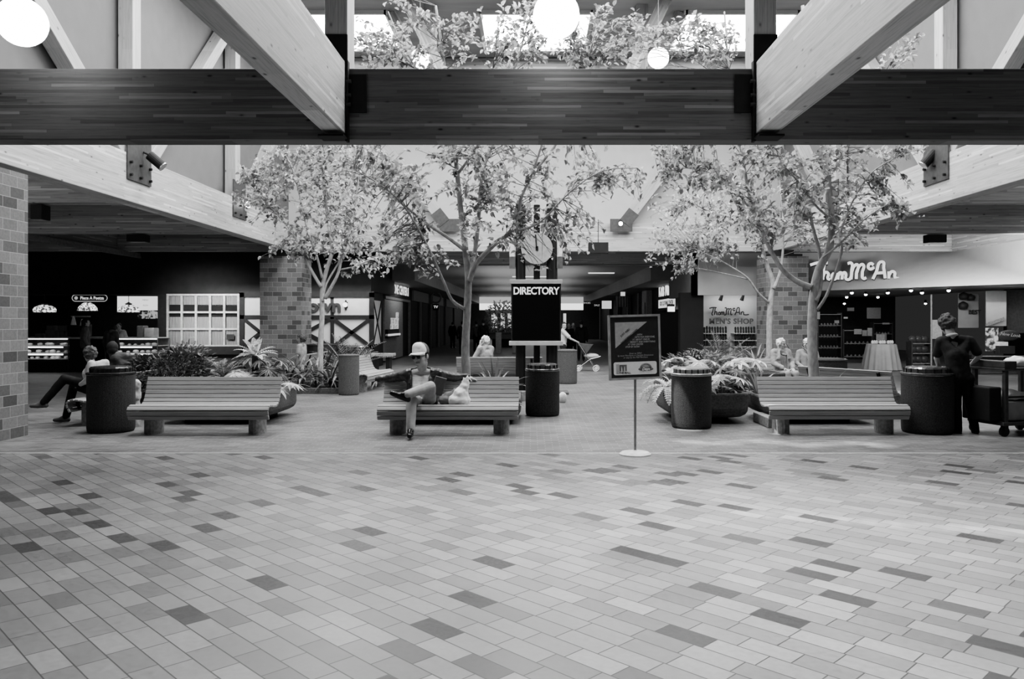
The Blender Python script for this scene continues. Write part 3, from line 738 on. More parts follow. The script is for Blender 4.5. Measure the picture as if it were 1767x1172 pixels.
# things lying on the benches
lumps('carrier_bag', 'white plastic carrier bag with loop handles on the middle bench', 'bag', P(793, 691, 11.95), [((0, 0, -0.0), (0.17, 0.12, 0.11)), ((0.02, 0, 0.08), (0.12, 0.1, 0.12)), ((0.06, 0, 0.18), (0.07, 0.05, 0.1)), ((0.1, 0, 0.26), (0.045, 0.03, 0.08)), ((0.12, 0, 0.33), (0.025, 0.02, 0.05)), ((0.06, 0, 0.29), (0.025, 0.02, 0.06))], M('carrier_plastic', 0.95, 0.35, 0, 0.1, 9))
lumps('cloth_bag', 'grey crumpled cloth bag between the man and the white carrier bag', 'bag', P(768, 690, 12.05), [((0, 0, 0), (0.1, 0.1, 0.09)), ((0.08, 0, 0.06), (0.1, 0.06, 0.07)), ((0.17, 0, 0.13), (0.07, 0.04, 0.04))], M('grey_cloth', 0.22, 0.8))
lumps('bag_of_shopping', 'crumpled pale bag standing between the left trash can and the left bench', 'bag', P(233, 683, 12.75), [((0, 0, 0), (0.09, 0.09, 0.12)), ((0.02, 0, 0.15), (0.07, 0.07, 0.12)), ((0, 0, -0.15), (0.08, 0.08, 0.1)), ((0, 0, -0.4), (0.09, 0.09, 0.22))], M('pale_bag', 0.42, 0.6, 0, 0.4, 12))
o = MB().box((0, 0, 0), (0.17, 0.03, 0.27), Euler((0.15, 0.28, 0.25)).to_matrix()).build('book', M('book_cover', 0.13, 0.6, 0, 0.15, 20), None, bevel=0.006, loc=P(757, 666, 11.85)); tag(o, "dark book propped against the seated man's hip", 'book')
# ------------------------------------------------------------------ helpers placing flat things on a shopfront seen at depth Y
def PB(x0, y0, x1, y1, Y, d=0.06, mb=None):
    a = P(x0, y1, Y); b = P(x1, y0, Y); mb = mb or MB()
    return mb.bb((a.x, Y, a.z), (b.x, Y+d, b.z))
SH = 28.0
CREAM = M('cream_plaster', 0.6, 0.85, 0, 0.06, 4)
TIMB = M('black_timber', 0.018, 0.7, 0, 0.3, 8)
FRAMEP = M('window_paint', 0.42, 0.6)
CURT = M('net_curtain', 0.33, 0.9, 0, 0.25, 5, sx=14, sz=0.6)

# ---- left shopfronts: black bulkhead, half-timbered wall, curtained window
struct('wall_left.002', MB().bb((-20, SH, 2.62), (-5.6, SH+0.3, 4.12)), M('black_bulkhead', 0.016, 0.8, 0, 0.3, 3))
struct('wall_left.003', MB().bb((-13.9, 21.4, 3.98), (-13.7, SH, 4.08)).bb((-13.72, 21.4, 3.9), (-13.68, SH, 3.98)), M('soffit_edge', 0.2, 0.7))
struct('wall_left.004', MB().bb((-5.9, SH+0.3, 2.75), (-5.62, 33.0, 4.12)), BLACK)
zs = ZA(597, SH)
wl = struct('wall_left.005', PB(284, 509, 641, 641, SH+0.06, 0.2), M('tudor_wall_base', 0.05, 0.8, 0, 0.3, 5))
TUD = MB()
for x0, x1 in ((421, 478), (484, 570), (576, 638)):
    PB(x0, 512, x1, 600, SH+0.04, 0.03, TUD)
TUD.build('plaster_panel', CREAM, wl)
tm = MB()
for x0, x1, yt in ((412, 421, 505), (478, 484, 547), (570, 576, 547), (637, 645, 505)): PB(x0, yt, x1, 640, SH-0.02, 0.08, tm)
for y0, y1 in ((503, 513), (544, 550.5), (596, 603)): PB(412, y0, 645, y1, SH-0.02, 0.08, tm)
def diag(x0, y0, x1, y1, Y, w, mb):
    a = P(x0, y0, Y); b = P(x1, y1, Y); l = (b-a).length
    mb.box((a+b)/2, (l, 0.05, w), Matrix.Rotation(-math.atan2(b.z-a.z, b.x-a.x), 3, 'Y'))
for x0, x1 in ((421, 478), (484, 570), (576, 638)):
    diag(x0, 551, x1, 597, SH, 0.12, tm); diag(x0, 597, x1, 551, SH, 0.12, tm)
tm.build('timber_framing', TIMB, wl)
# side return of the half-timbered wall, facing the passage
wr = struct('wall_left.006', MB().bb((-5.85, SH+0.26, 0), (-5.66, 30.6, 2.75)), TIMB)
MB().bb((-5.66, SH+0.6, 0.86), (-5.64, 30.1, 2.45)).build('plaster_panel', CREAM, wr)
tm = MB()
for sg in (1, -1):
    a = Vector((-5.63, SH+0.6, 1.65-sg*0.78)); b = Vector((-5.63, 30.1, 1.65+sg*0.78)); d = b-a
    tm.box((a+b)/2, (0.03, d.length, 0.09), Matrix.Rotation(math.atan2(d.z, d.y), 3, 'X'))
tm.build('timber_framing', TIMB, wr)
tw = thing('wall_sign', 'raised shop name lettering on the half-timbered wall beside the brick pier', 'sign', P(551, 529, SH+0.02))
TXT('lettering', 'Town', 0.62, M('sign_letter_grey', 0.05, 0.5), tw, (0.0, -0.03, 0), ext=0.03, bold=0.022, sx=1.05)
wlp = thing('wall_lamp', 'small lit wall lamp to the right of the raised lettering', 'lamp', P(597, 527, SH+0.02))
MB().cyl((0, 0, -0.17), (0, -0.04, 0.18), 0.03, n=8).bb((-0.06, -0.0, -0.1), (0.06, 0.03, 0.12)).build('bracket', STEEL, wlp)
MB().ball((0, -0.12, 0.02), 0.085, 14, 10).build('globe', EM('wall_lamp_glow', 0.9, 3.0), wlp, smooth=True)
# curtained window
w0, w1 = P(290, 597, SH), P(412, 509, SH)
fr = MB(); cols = 5
for k in range(cols+1):
    x = w0.x+(w1.x-w0.x)*k/cols; fr.bb((x-0.035, SH-0.05, w0.z), (x+0.035, SH+0.04, w1.z))
for yy in (509, 539, 568, 597):
    z = ZA(yy, SH); fr.bb((w0.x-0.035, SH-0.055, z-0.035), (w1.x+0.035, SH+0.045, z+0.035))
wn = struct('window_20', fr, FRAMEP)
MB().quad((w0.x, SH+0.0, w0.z), (w1.x, SH+0.0, w0.z), (w1.x, SH+0.0, w1.z), (w0.x, SH+0.0, w1.z)).build('pane', GLASS('shop_glass', 0.85), wn)
PB(289, 508, 413, 598, SH+0.055, 0.01).build('room_dark', BLACK, wn)
def curtain(name, x0, x1, z0, z1, Y, folds, amp, mat, parent=None):
    vs = []; fs = []; n = folds*6
    for i in range(n+1):
        x = x0+(x1-x0)*i/n; y = Y+amp*math.sin(2*PI*folds*i/n)
        vs += [(x, y, z0), (x, y, z1)]
    fs = [(2*i, 2*i+2, 2*i+3, 2*i+1) for i in range(n)]
    return MB().add(vs, fs).build(name, mat, parent, smooth=True)
tag(curtain('cafe_curtain', w0.x, w1.x, w0.z, ZA(547, SH), SH+0.03, 26, 0.012, CURT), 'gathered net half curtain across the lower window panes', 'curtain')
tag(curtain('valance_curtain', w0.x, w1.x, ZA(526, SH), w1.z, SH+0.03, 26, 0.012, CURT), 'short net valance along the top of the curtained window', 'curtain')
cd = PB(391, 577, 404, 586, SH-0.07, 0.01).build('notice_card', DARK, None); tag(cd, 'small dark notice in the corner pane of the curtained window', 'notice')
# potted bench-height ledge below window
struct('trim_2', PB(286, 598, 415, 612, SH-0.12, 0.2), TIMB)

# ---- cafe with display cases
CY = 26.4
BLK2 = M('case_black', 0.012, 0.35, 0, 0.2, 6)
STRIP = EM('case_light', 1.0, 4.0); 
SHELFM = M('case_shelf', 0.55, 0.4)
PAST = M('pastry', 0.6, 0.8, 0, 0.3, 9)
struct('wall_left.007', MB().bb((-20, 31.6, 0), (-9.2, 31.8, 4.1)), BLACK)
struct('ceiling.cafe', MB().bb((-20, SH+0.3, 2.95), (-9.2, 31.6, 3.0)), BLACK)
struct('wall_left.008', PB(272, 509, 289, 641, SH-0.02, 0.3), TIMB)
def display_case(label, px0, px1):
    x0, x1 = XA(px0, CY), XA(px1, CY); w = x1-x0
    t = thing('display_case', label, 'display case', ((x0+x1)/2, CY, 0), 0, 'lit food display cases')
    h = w/2
    MB().bb((-h, 0, 0), (h, 0.9, 0.38)).build('base', BLK2, t, bevel=0.01)
    MB().bb((-h, 0.85, 0.38), (h, 0.9, 1.14)).build('back', M('case_back', 0.12, 0.5), t)
    for k, z in enumerate((0.42, 0.62, 0.86)):
        s_ = MB().bb((-h+0.03, 0.04, z), (h-0.03, 0.84, z+0.02)).build('shelf', SHELFM, t)
        if k: MB().bb((-h+0.22, 0.03, z-0.055), (h-0.22, 0.08, z-0.012)).build('light_tube', STRIP, s_)
    tp = MB().bb((-h, 0, 1.12), (h, 0.9, 1.15)).build('top', SHELFM, t)
    MB().bb((-h+0.05, 0.02, 1.085), (h-0.05, 0.07, 1.12)).build('light_tube', STRIP, tp)
    m = MB()
    for x in (-h, h-0.02): m.bb((x, 0, 0.38), (x+0.02, 0.02, 1.13))
    m.build('corner_posts', CHROME, t)
    MB().quad((-h, 0.005, 0.39), (h, 0.005, 0.39), (h, 0.005, 1.12), (-h, 0.005, 1.12)).build('front_glass', GLASS('shop_glass'), t)
    return t, x0, x1
ca = display_case('lit glass display case of the cafe next to the near brick pier', 20, 118)
cb_ = display_case('lit glass display case of the cafe, the one behind the man in the dark cap', 181, 272)
pz = MB().lathe([(0.055, 0), (0.075, 0.03), (0.06, 0.06), (0.02, 0.075)], n=10).build('pastry', PAST, None, smooth=True)
rnd = random.Random(3); first = True
for (tt, x0, x1), nm in ((ca, 'first'), (cb_, 'second')):
    for z in (0.44, 0.64, 0.88):
        for k in range(7):
            o = pz if first else pz.copy()
            if not first: COL.objects.link(o)
            first = False
            o.location = (x0+0.25+(x1-x0-0.5)*(k+rnd.uniform(-.3, .3))/6, CY+rnd.uniform(0.15, 0.4), z); s_ = rnd.uniform(0.8, 1.4); o.scale = (s_, s_, s_)
            tag(o, 'pale pastry on a shelf inside a lit cafe display case', 'pastry', 'pastries in the cafe display cases')
t = thing('counter', 'dark service counter between the two lit display cases', 'counter', (XA(149.5, CY), CY, 0))
hw = (XA(180, CY)-XA(119, CY))/2
MB().bb((-hw, 0.02, 0), (hw, 0.85, 1.1)).build('cabinet', BLK2, t); MB().bb((-hw, 0, 1.1), (hw, 0.88, 1.16)).build('worktop', M('counter_top', 0.4, 0.4), t)
sg = thing('shop_sign', 'illuminated oval name board hanging in the dark cafe', 'sign', P(156, 514.5, 28.2))
pl = []
for k in range(13): a = -PI/2+PI*k/12; pl.append((0.5+0.12*math.cos(a), 0.115*math.sin(a)))
for k in range(13): a = PI/2+PI*k/12; pl.append((-0.5+0.12*math.cos(a), 0.115*math.sin(a)))
b = MB().prism(pl, 0, 0.05).build('board', M('sign_board', 0.05, 0.5), sg, rot=(PI/2, 0, 0))
rim = MB().tube([(x, y, 0) for x, y in pl]+[(pl[0][0], pl[0][1], 0)], 0.014, 6).build('rim', EM('sign_rim', 0.45, 1), sg, rot=(PI/2, 0, 0), loc=(0, -0.05, 0))
TXT('lettering', 'Piece A Peetza', 0.155, EM('sign_text', 0.8, 1), sg, (0.09, -0.06, -0.005), bold=0.003, sx=0.9)
MB().cyl((-0.47, -0.06, 0), (-0.47, -0.07, 0), 0.06, n=16).build('emblem', EM('sign_rim', 0.45, 1), sg)
for s in (-0.4, 0.4): MB().cyl((s, -0.02, 0.1), (s, -0.02, 0.42), 0.01, n=6).build('rod', STEEL, sg)
mbd = thing('menu_board', 'bright lit white menu board in the cafe', 'sign', P(239.5, 523.5, 29.5)); 
MB().bb((-0.8, 0, -0.26), (0.8, 0.1, 0.26)).build('light_panel', EM('menu_glow', 1.0, 1.1), mbd)
MB().bb((-0.84, 0.02, -0.3), (0.84, 0.12, -0.26)).bb((-0.84, 0.02, 0.26), (0.84, 0.12, 0.3)).build('frame', STEEL, mbd)
TXT('lettering', 'MENU', 0.08, M('menu_ink', 0.2, 0.5), mbd, (0.25, -0.005, 0.12), ext=0.001); TXT('lettering', 'PIZZA', 0.07, M('menu_ink', 0.2, 0.5), mbd, (0.25, -0.005, -0.08), ext=0.001)
tag(PB(238, 535.5, 275, 550, 29.5, 0.04).build('patterned_panel', None, None), 'patterned leafy panel below the lit menu board', 'panel')
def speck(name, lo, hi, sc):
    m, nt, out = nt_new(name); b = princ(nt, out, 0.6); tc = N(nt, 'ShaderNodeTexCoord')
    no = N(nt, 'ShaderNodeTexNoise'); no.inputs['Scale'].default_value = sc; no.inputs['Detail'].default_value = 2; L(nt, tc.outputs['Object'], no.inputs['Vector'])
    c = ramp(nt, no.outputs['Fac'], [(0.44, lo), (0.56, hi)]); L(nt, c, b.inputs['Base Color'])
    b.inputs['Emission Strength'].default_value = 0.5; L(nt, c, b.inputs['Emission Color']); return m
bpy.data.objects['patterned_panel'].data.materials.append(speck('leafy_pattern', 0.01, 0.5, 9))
def cafe_lamp(px, py, Y, label, dome=0):
    t = thing('pendant_lamp', label, 'lamp', P(px, py, Y), 0, 'stained glass pendant lamps')
    sh = speck('lamp_glass_%d' % px, 0.06, 1.0, 14)
    sh.node_tree.nodes['Principled BSDF'].inputs['Emission Strength'].default_value = 1.5
    prof = [(0.36, -0.14), (0.365, -0.04), (0.33, 0.03), (0.2, 0.09), (0.1, 0.12)] if not dome else [(0.33, -0.15), (0.3, -0.04), (0.22, 0.06), (0.12, 0.13), (0.04, 0.16)]
    MB().lathe(prof, n=28, cap=False).build('shade', sh, t, smooth=True)
    MB().lathe([(0.1, 0.12), (0.12, 0.16), (0.05, 0.2), (0.02, 0.22)], n=16).build('cap', STEEL, t)
    MB().cyl((0, 0, 0.2), (0, 0, 2.95-t.location.z), 0.012, n=6).build('chain', STEEL, t)
    MB().ball((0, 0, -0.05), 0.07, 10, 8).build('bulb', EM('bulb_glow2', 1, 5), t, smooth=True)
cafe_lamp(77, 532, 28.5, 'stained glass pendant lamp of the cafe next to the near brick pier')
cafe_lamp(151, 529, 28.5, 'domed stained glass pendant lamp below the oval name board', 1)
cafe_lamp(222, 532, 28.5, 'stained glass pendant lamp in front of the lit menu board')
CARD = M('pale_card', 0.3, 0.6, 0, 0.2, 8)
def block(name, label, cat, px0, py0, px1, py1, Y, d, mat, group=None, bevel=0.01):
    a = P(px0, py1, Y); b = P(px1, py0, Y)
    o = MB().bb((-(b.x-a.x)/2, 0, 0), ((b.x-a.x)/2, d, b.z-a.z)).build(name, mat, None, bevel=bevel, loc=((a.x+b.x)/2, Y, a.z)); return tag(o, label, cat, group)
block('coffee_machine', 'dark coffee machine on the cafe counter', 'machine', 116, 562, 137, 580.3, 26.6, 0.4, BLK2)
for px, nm in ((127, 'left'), (142, 'right')):
    o = MB().lathe([(0.09, 0), (0.035, 0.28), (0.03, 0.3)], n=14).build('paper_cone', M('white_paper2', 0.8, 0.5), None, smooth=False, loc=P(px, 561 if px < 135 else 566, 26.9)); 
    tag(o, '%s white cone stack on the cafe machine shelf' % nm, 'cups')
block('cone_shelf', 'pale shelf bar over the white cones in the cafe', 'shelf', 122, 545, 150, 547.5, 26.9, 0.25, CARD)
block('register', 'pale cash register at the end of the cafe counter', 'cash register', 248, 566, 265, 583, 26.6, 0.4, CARD, None, 0.03)
block('register', 'grey sloping cash register left of the pale one on the cafe counter', 'cash register', 235, 562, 247, 583, 26.7, 0.4, M('register_grey', 0.15, 0.5), None, 0.04)
for i, (x0, y0, x1, y1) in enumerate(((80, 562, 92, 571), (78, 570, 95, 582), (99, 562, 115, 572), (103, 572, 110, 581), (60, 576, 72, 582), (140, 560, 152, 580))):
    block('counter_box', ('small box', 'wide box', 'tilted price card', 'card foot', 'low tray', 'tall box')[i]+' standing on the cafe counter among the lamps', 'box', x0, y0, x1, y1, 26.75, 0.25, M('box_grey', 0.1, 0.6, 0, 0.3, 5))

# ---- passage between the shops
PASC = M('passage_ceiling', 0.2, 0.6, 0, 0.1, 3)
def slat_ceiling():
    m, nt, out = nt_new('slatted_ceiling'); b = princ(nt, out, 0.5); tc = N(nt, 'ShaderNodeTexCoord'); sp = N(nt, 'ShaderNodeSeparateXYZ'); L(nt, tc.outputs['Object'], sp.inputs[0])
    f = math_n(nt, 'FRACT', math_n(nt, 'MULTIPLY', sp.outputs[1], 3.0)); L(nt, ramp(nt, f, [(0.0, 0.06), (0.08, 0.06), (0.12, 0.30), (1.0, 0.27)]), b.inputs['Base Color']); return m
struct('ceiling.passage', MB().bb((-4.75, EY-0.1, 3.95), (4.95, 74, 4.0)), slat_ceiling())
struct('trim_3', MB().bb((-6.2, EY-0.1, 3.35), (-4.7, 74, 3.98)), PASC)
struct('trim_4', MB().bb((4.9, EY-0.1, 3.35), (6.6, 74, 3.98)), PASC)
struct('wall_left.009', MB().bb((-6.25, 33.0, 0), (-6.1, 74, 3.4)), BLACK)
struct('wall_right.002', MB().bb((6.5, 33.0, 0), (6.65, 74, 3.4)), BLACK)
struct('wall_far.001', MB().bb((-6.2, 76, 0), (6.6, 76.2, 4.0)), DARK)
struct('wall_far.002', MB().bb((-4.7, 73.6, 2.75), (4.9, 73.7, 3.35)), EM('beyond_glow', 1, 1.6))  # glowing band in place of the bright open hall beyond
struct('wall_far.003', MB().bb((-4.7, 73.5, 3.35), (4.9, 73.8, 3.98)), EM('beyond_glow_dim', 0.5, 1.0))  # dimmer glow put above the band, not a lamp
for i, (y_, x_) in enumerate(((40, 0.0), (48, 0.0), (56, 0.0), (64, 0.0), (37, 3.3))):
    o = MB().bb((-0.9 if i < 4 else -0.6, -0.12, 0), (0.9 if i < 4 else 0.6, 0.12, 0.03)).build('ceiling_light', EM('strip_glow', 1, 1.4), None, loc=(x_, y_, 3.915)); tag(o, 'flush strip light in the slatted passage ceiling', 'ceiling light', 'strip lights in the passage ceiling')
# left passage shops
ps = thing('shop_sign', 'dark illuminated sign with white capitals on the left side of the passage', 'sign', (-6.05, 36.3, 3.12))
MB().bb((-0.12, -3.4, -0.36), (0.06, 3.4, 0.36)).build('box', BLACK, ps); MB().bb((-0.1, -3.4, -0.5), (0.08, 3.4, -0.38)).build('lower_trim', M('sign_trim', 0.16, 0.5), ps)
TXT('lettering', 'PHONE CENTER II', 0.56, EM('white_letters', 1, 1.15), ps, (0.075, 0.3, -0.02), (PI/2, 0, PI/2), bold=0.012, sx=1.12)
sp_ = thing('wall_display', 'pale display wall with lettering and a counter niche inside the phone shop', 'display', (-6.0, 35.2, 0))
MB().bb((-0.06, -2.4, 0.05), (0, 2.3, 2.6)).build('panel', M('display_wall', 0.26, 0.7), sp_)
for i, (tx, dx) in enumerate((('NEW', 0.8), ('THE HISTORY', 0.0), ('CARE SYSTEM', -0.1))): TXT('lettering', tx, 0.36, EM('dim_letters', 0.6, 1), sp_, (0.01, dx*0.8, 1.95-0.26*i), (PI/2, 0, PI/2), bold=0.01, shear=0.2, sx=0.95)
MB().bb((0, -2.3, 1.0), (0.12, 0.5, 1.35)).build('niche', BLACK, sp_); MB().bb((0.02, -2.3, 1.08), (0.2, 0.4, 1.16)).build('ledge', EM('ledge_glow', 0.8, 1), sp_)
hs = thing('hanging_sign', 'small lit hanging sign under a wreath in the left passage shops', 'sign', P(752, 530, 47)); MB().bb((-0.17, 0, -0.18), (0.17, 0.08, 0.18)).build('box', DARK, hs); TXT('lettering', 'TV', 0.2, EM('dim_letters', 0.6, 1), hs, (0, -0.01, 0), bold=0.01)
MB().tube([(0.3*math.cos(a), 0.04, 0.55+0.3*math.sin(a)) for a in [2*PI*k/16 for k in range(17)]], 0.05, 6).build('wreath', M('wreath', 0.2, 0.8, 0, 0.7, 30), hs)
for i, (y0, y1) in enumerate(((41, 47), (49, 55), (57, 66))):
    struct('trim_%d' % (5+i), MB().bb((-6.1, y0, 2.75), (-6.0, y1, 3.3)), M('shop_fascia', 0.24, 0.7))
for i, yy in enumerate((39.6, 43.5, 48, 52, 56.5, 63)): tag(MB().bb((-6.08, yy, 0), (-5.98, yy+0.16+0.1*(i % 2), 2.75)).build('pilaster', M('pilaster_dim', 0.2, 0.6), None), '%s slim shop door post on the left side of the passage' % ('first', 'second', 'third', 'fourth', 'fifth', 'last')[i], 'pillar')
# right passage shops
ks = thing('shop_sign', 'illuminated two-line clothing shop sign on the right side of the passage', 'sign', (6.42, 36.6, 2.95))
MB().bb((-0.1, -3.2, -0.75), (0.08, 3.2, 0.65)).build('box', BLACK, ks)
TXT('lettering', 'Kids Mart', 0.85, EM('white_letters', 1, 1.15), ks, (-0.115, 0.7, 0.22), (PI/2, 0, -PI/2), bold=0.03, sx=1.05)
MB().bb((-0.112, -1.9, -0.62), (-0.1, 2.6, -0.22)).build('strip', EM('strip_white', 0.85, 1), ks); TXT('lettering', 'KIDS CLOTHING CENTER', 0.27, M('menu_ink', 0.2, 0.5), ks, (-0.118, 0.35, -0.42), (PI/2, 0, -PI/2), bold=0.004, sx=1.15)
ls = thing('wall_lamp', 'lit white lamp box below the two-line shop sign', 'lamp', P(1159, 533, 34.5)); MB().bb((-0.14, 0, -0.12), (0.14, 0.2, 0.1)).build('diffuser', EM('lamp_box', 1, 2), ls); MB().bb((-0.16, 0.2, -0.14), (0.16, 0.26, 0.2)).build('bracket', STEEL, ls)
tag(MB().bb((6.2, 42.5, 0), (6.5, 44.2, 3.4)).build('pilaster', M('pilaster', 0.4, 0.7), None), 'pale pilaster on the right side of the passage', 'pillar')
tag(MB().bb((6.15, 42.9, 2.0), (6.19, 43.9, 2.7)).build('picture_frame', M('frame_grey', 0.2, 0.5), None), 'framed picture on the pale pilaster', 'picture')
o = curtain('shop_curtain', P(1062, 560, 52).x, P(1086, 560, 52).x, ZA(530, 52), ZA(503, 52), 52, 5, 0.05, M('lit_curtain', 0.4, 0.8, 0, 0.3, 4, sx=8)); tag(o, 'lit pale curtain in a window of the right passage shops', 'curtain')
for i, (px, py, w_, h_, tx, Y) in enumerate(((1030, 527, .5, .3, 'SALE', 55), (1047, 526, .6, .5, '', 50), (1075, 507, .25, .25, '', 45), (1013, 523, .5, .3, 'SHOES', 62))):
    q = thing('hanging_sign', ('small lettered hanging sign', 'bright lit sign box', 'small square ceiling lamp', 'dim lettered hanging sign')[i]+' along the right passage shops', 'sign', P(px, py, Y)); MB().bb((-w_/2, 0, -h_/2), (w_/2, 0.1, h_/2)).build('box', EM('sign_box_glow', 0.75, 1) if not tx else DARK, q)
    if tx: TXT('lettering', tx, h_*0.6, EM('dim_letters', 0.6, 1), q, (0, -0.01, 0))
for i, yy in enumerate((46, 51, 57, 63)): tag(MB().bb((6.25, yy, 0), (6.46, yy+0.5, 3.33)).build('pilaster', M('pilaster_dark', 0.15, 0.7), None), '%s slim grey pilaster along the right passage shops' % ('first', 'second', 'third', 'last')[i], 'pillar')
for i_, (x0, x1) in enumerate(((848, 858), (864, 871), (876, 884), (972, 977))):
    struct('window_%d' % (30+i_), PB(x0, 541, x1, 566, 73.4, 0.05), EM('far_window', 0.8, 1.0))
# table and planter far down the passage
q = thing('planter', 'far planter box in the passage with a bushy plant', 'planter', P(868, 600, 52).xy.to_3d(), 0); q.location.z = 0
MB().bb((-1.1, -0.5, 0.55), (1.1, 0.5, 0.95)).bb((-1.2, -0.55, 0.93), (1.2, 0.55, 1.0)).build('box', M('far_planter', 0.14, 0.6), q); MB().bb((-0.7, -0.4, 0), (0.7, 0.4, 0.55)).build('foot', BLACK, q)
tag(PB(855, 574, 865, 612, 42, 0.4).build('waste_bin', M('pale_bin', 0.42, 0.6), None, bevel=0.03), 'pale upright bin in the passage, left of the directory', 'bin')
tag(PB(884, 585, 893, 610, 42, 0.4).build('waste_bin', M('pale_bin', 0.42, 0.6), None, bevel=0.03), 'pale upright bin in the passage, half behind the directory', 'bin')

# ---- right: shoe shop with plastered fascia
FASC = M('shop_plaster', 0.33, 0.85, 0, 0.05, 3)
# fascia: leans from the ceiling line down to the angled shopfront edge
A_t, A_b = Vector((9.2, 27.95, 4.1)), Vector((9.2, 28.9, 2.76))
C_t, B_t, B_b = Vector((14.5, 27.6, 4.1)), Vector((14.5, 19.5, 4.1)), Vector((16.2, 19.5, 2.76))
mid_b = Vector((10.1, 27.9, 2.76)); end_b = Vector((14.55, 22.1, 2.76))
struct('wall_right.003', MB().add([A_t, mid_b, end_b, C_t, B_t, B_b], [(0, 1, 3), (1, 2, 3), (3, 2, 4), (4, 2, 5)]), FASC, smooth=True)
struct('trim_9', MB().add([mid_b, end_b, B_b, Vector((16.2, 36, 2.78)), Vector((9.1, 36, 2.78))], [(0, 1, 2, 3, 4)]), FASC)
struct('wall_right.004', MB().bb((5.75, 28.3, 2.62), (9.3, 28.5, 4.12)), M('shop_plaster2', 0.45, 0.85, 0, 0.05, 3))
struct('wall_right.005', MB().bb((5.75, 28.3, 2.62), (5.95, 33, 4.12)), M('shop_plaster_shaded', 0.2, 0.85, 0, 0.05, 3))  # side return: its shade is put into a darker plaster
struct('wall_right.006', PB(1174, 505, 1214, 640, 28.45, 0.4), M('dark_doorway', 0.01, 0.7, 0, 0.2, 4))
struct('wall_right.007', MB().bb((6.2, 30.2, 0), (9.4, 30.35, 2.9)), M('showroom_white', 0.62, 0.8, 0, 0.04, 3))
struct('ceiling.shoes', MB().bb((6.0, 28.5, 2.85), (9.2, 30.3, 2.9)), DARK)
struct('wall_right.008', MB().bb((9.0, 36, 0), (16.5, 36.2, 2.9)), M('shop_back', 0.02, 0.7, 0, 0.3, 3))
struct('wall_right.009', MB().bb((9.1, 28.4, 0), (9.3, 36, 2.8)), M('shop_side', 0.06, 0.7, 0, 0.3, 3))
WH = EM('white_letters', 1, 1.15)
# pen-stroke script, 0..7 wide
SCRIPT = [
 [(-.35, 1.25), (.3, 1.42), (1.0, 1.38)], [(.42, 1.38), (.3, .7), (.15, .05), (.35, -.02)],
 [(.75, 1.4), (.68, .7), (.62, 0)], [(.64, .25), (.85, .62), (1.05, .5), (1.02, .1), (1.2, 0)],
 [(1.5, .55), (1.32, .3), (1.45, .02), (1.68, .2), (1.62, .5), (1.5, .55)],
 [(1.82, .55), (1.8, 0)], [(1.82, .3), (1.98, .58), (2.1, .45), (2.1, 0)], [(2.1, .3), (2.28, .58), (2.4, .45), (2.42, .05), (2.65, .0), (2.85, .3)],
 [(2.55, 1.3), (2.8, 1.35), (2.85, .7), (2.8, 0)], [(2.82, .5), (3.1, 1.15), (3.28, 1.2), (3.22, .5), (3.2, .02)], [(3.22, .5), (3.5, 1.15), (3.7, 1.2), (3.66, .5), (3.75, .05), (3.95, .12)],
 [(4.5, 1.15), (4.3, 1.28), (4.1, 1.05), (4.25, .82), (4.55, .95)],
 [(4.45, .0), (4.7, .55), (5.15, 1.4), (5.28, .8), (5.38, .05)], [(4.65, .48), (5.0, .5), (5.35, .52)],
 [(5.65, .6), (5.65, .02)], [(5.66, .3), (5.9, .6), (6.08, .5), (6.12, .12), (6.4, .02), (7.1, .1)]]
so = thing('shop_sign', 'large white script shop name on the plaster fascia over the shoe shop', 'sign', Vector((10.02, 27.45, 3.13)))
ang = math.atan2(end_b.y-mid_b.y, end_b.x-mid_b.x)*0.3
STROKES('lettering', SCRIPT, 0.047, WH, so, (-0.25, -0.1, -0.02), (PI/2, 0, ang), 0.415)
STROKES('letter_backs', SCRIPT, 0.055, DARK, so, (-0.21, -0.03, -0.05), (PI/2, 0, ang), 0.415)
ms = thing('wall_sign', "dark script and capitals reading men's shop on the white display wall", 'sign', P(1259, 540, 30.1))
STROKES('lettering', SCRIPT, 0.022, M('dark_letters', 0.05, 0.6), ms, (-0.7, -0.03, -0.08), (PI/2, 0, 0), 0.2)
TXT('lettering', "MEN'S SHOP", 0.285, M('grey_letters', 0.16, 0.5), ms, (0.05, -0.03, -0.33), bold=0.008, ext=0.015, sx=1.0, space=1.08)
for px, nm in ((1246, 'left'), (1283, 'right')):
    q = thing('display_spotlight', '%s black spotlight hanging over the white shoe display wall' % nm, 'light', P(px, 512, 29.6))
    MB().cyl((0, 0, 0.1), (0, 0, 0.42), 0.02, n=6).build('stem', BLACK, q); MB().cyl((0.03, 0.05, 0.12), (-0.04, 0.12, -0.14), 0.04, 0.075, 12).build('head', BLACK, q)
SHOE = M('shoe_leather', 0.015, 0.35, 0, 0.3, 6); SHOEL = M('shoe_pale', 0.2, 0.5, 0, 0.3, 6)
def shoe_mesh(mat, nm='shoe'):
    m = MB(); pr = [(0.0, .028), (.03, .04), (.08, .043), (.14, .036), (.2, .047), (.25, .045), (.28, .03), (.295, .012)]
    vs = []; n = 12
    for z, r_ in pr:
        for k in range(n):
            a = 2*PI*k/n; vs.append((r_*math.cos(a), 0.03*math.sin(a)*(1.7 if z < .12 and math.sin(a) > 0 else 1), z))
    fs = [(i*n+k, i*n+(k+1) % n, (i+1)*n+(k+1) % n, (i+1)*n+k) for i in range(len(pr)-1) for k in range(n)]+[tuple(reversed(range(n))), tuple(range((len(pr)-1)*n, len(pr)*n))]
    return m.add(vs, fs).build(nm, mat, None, smooth=True)
sA = shoe_mesh(SHOE); first = True
SHY = 29.75
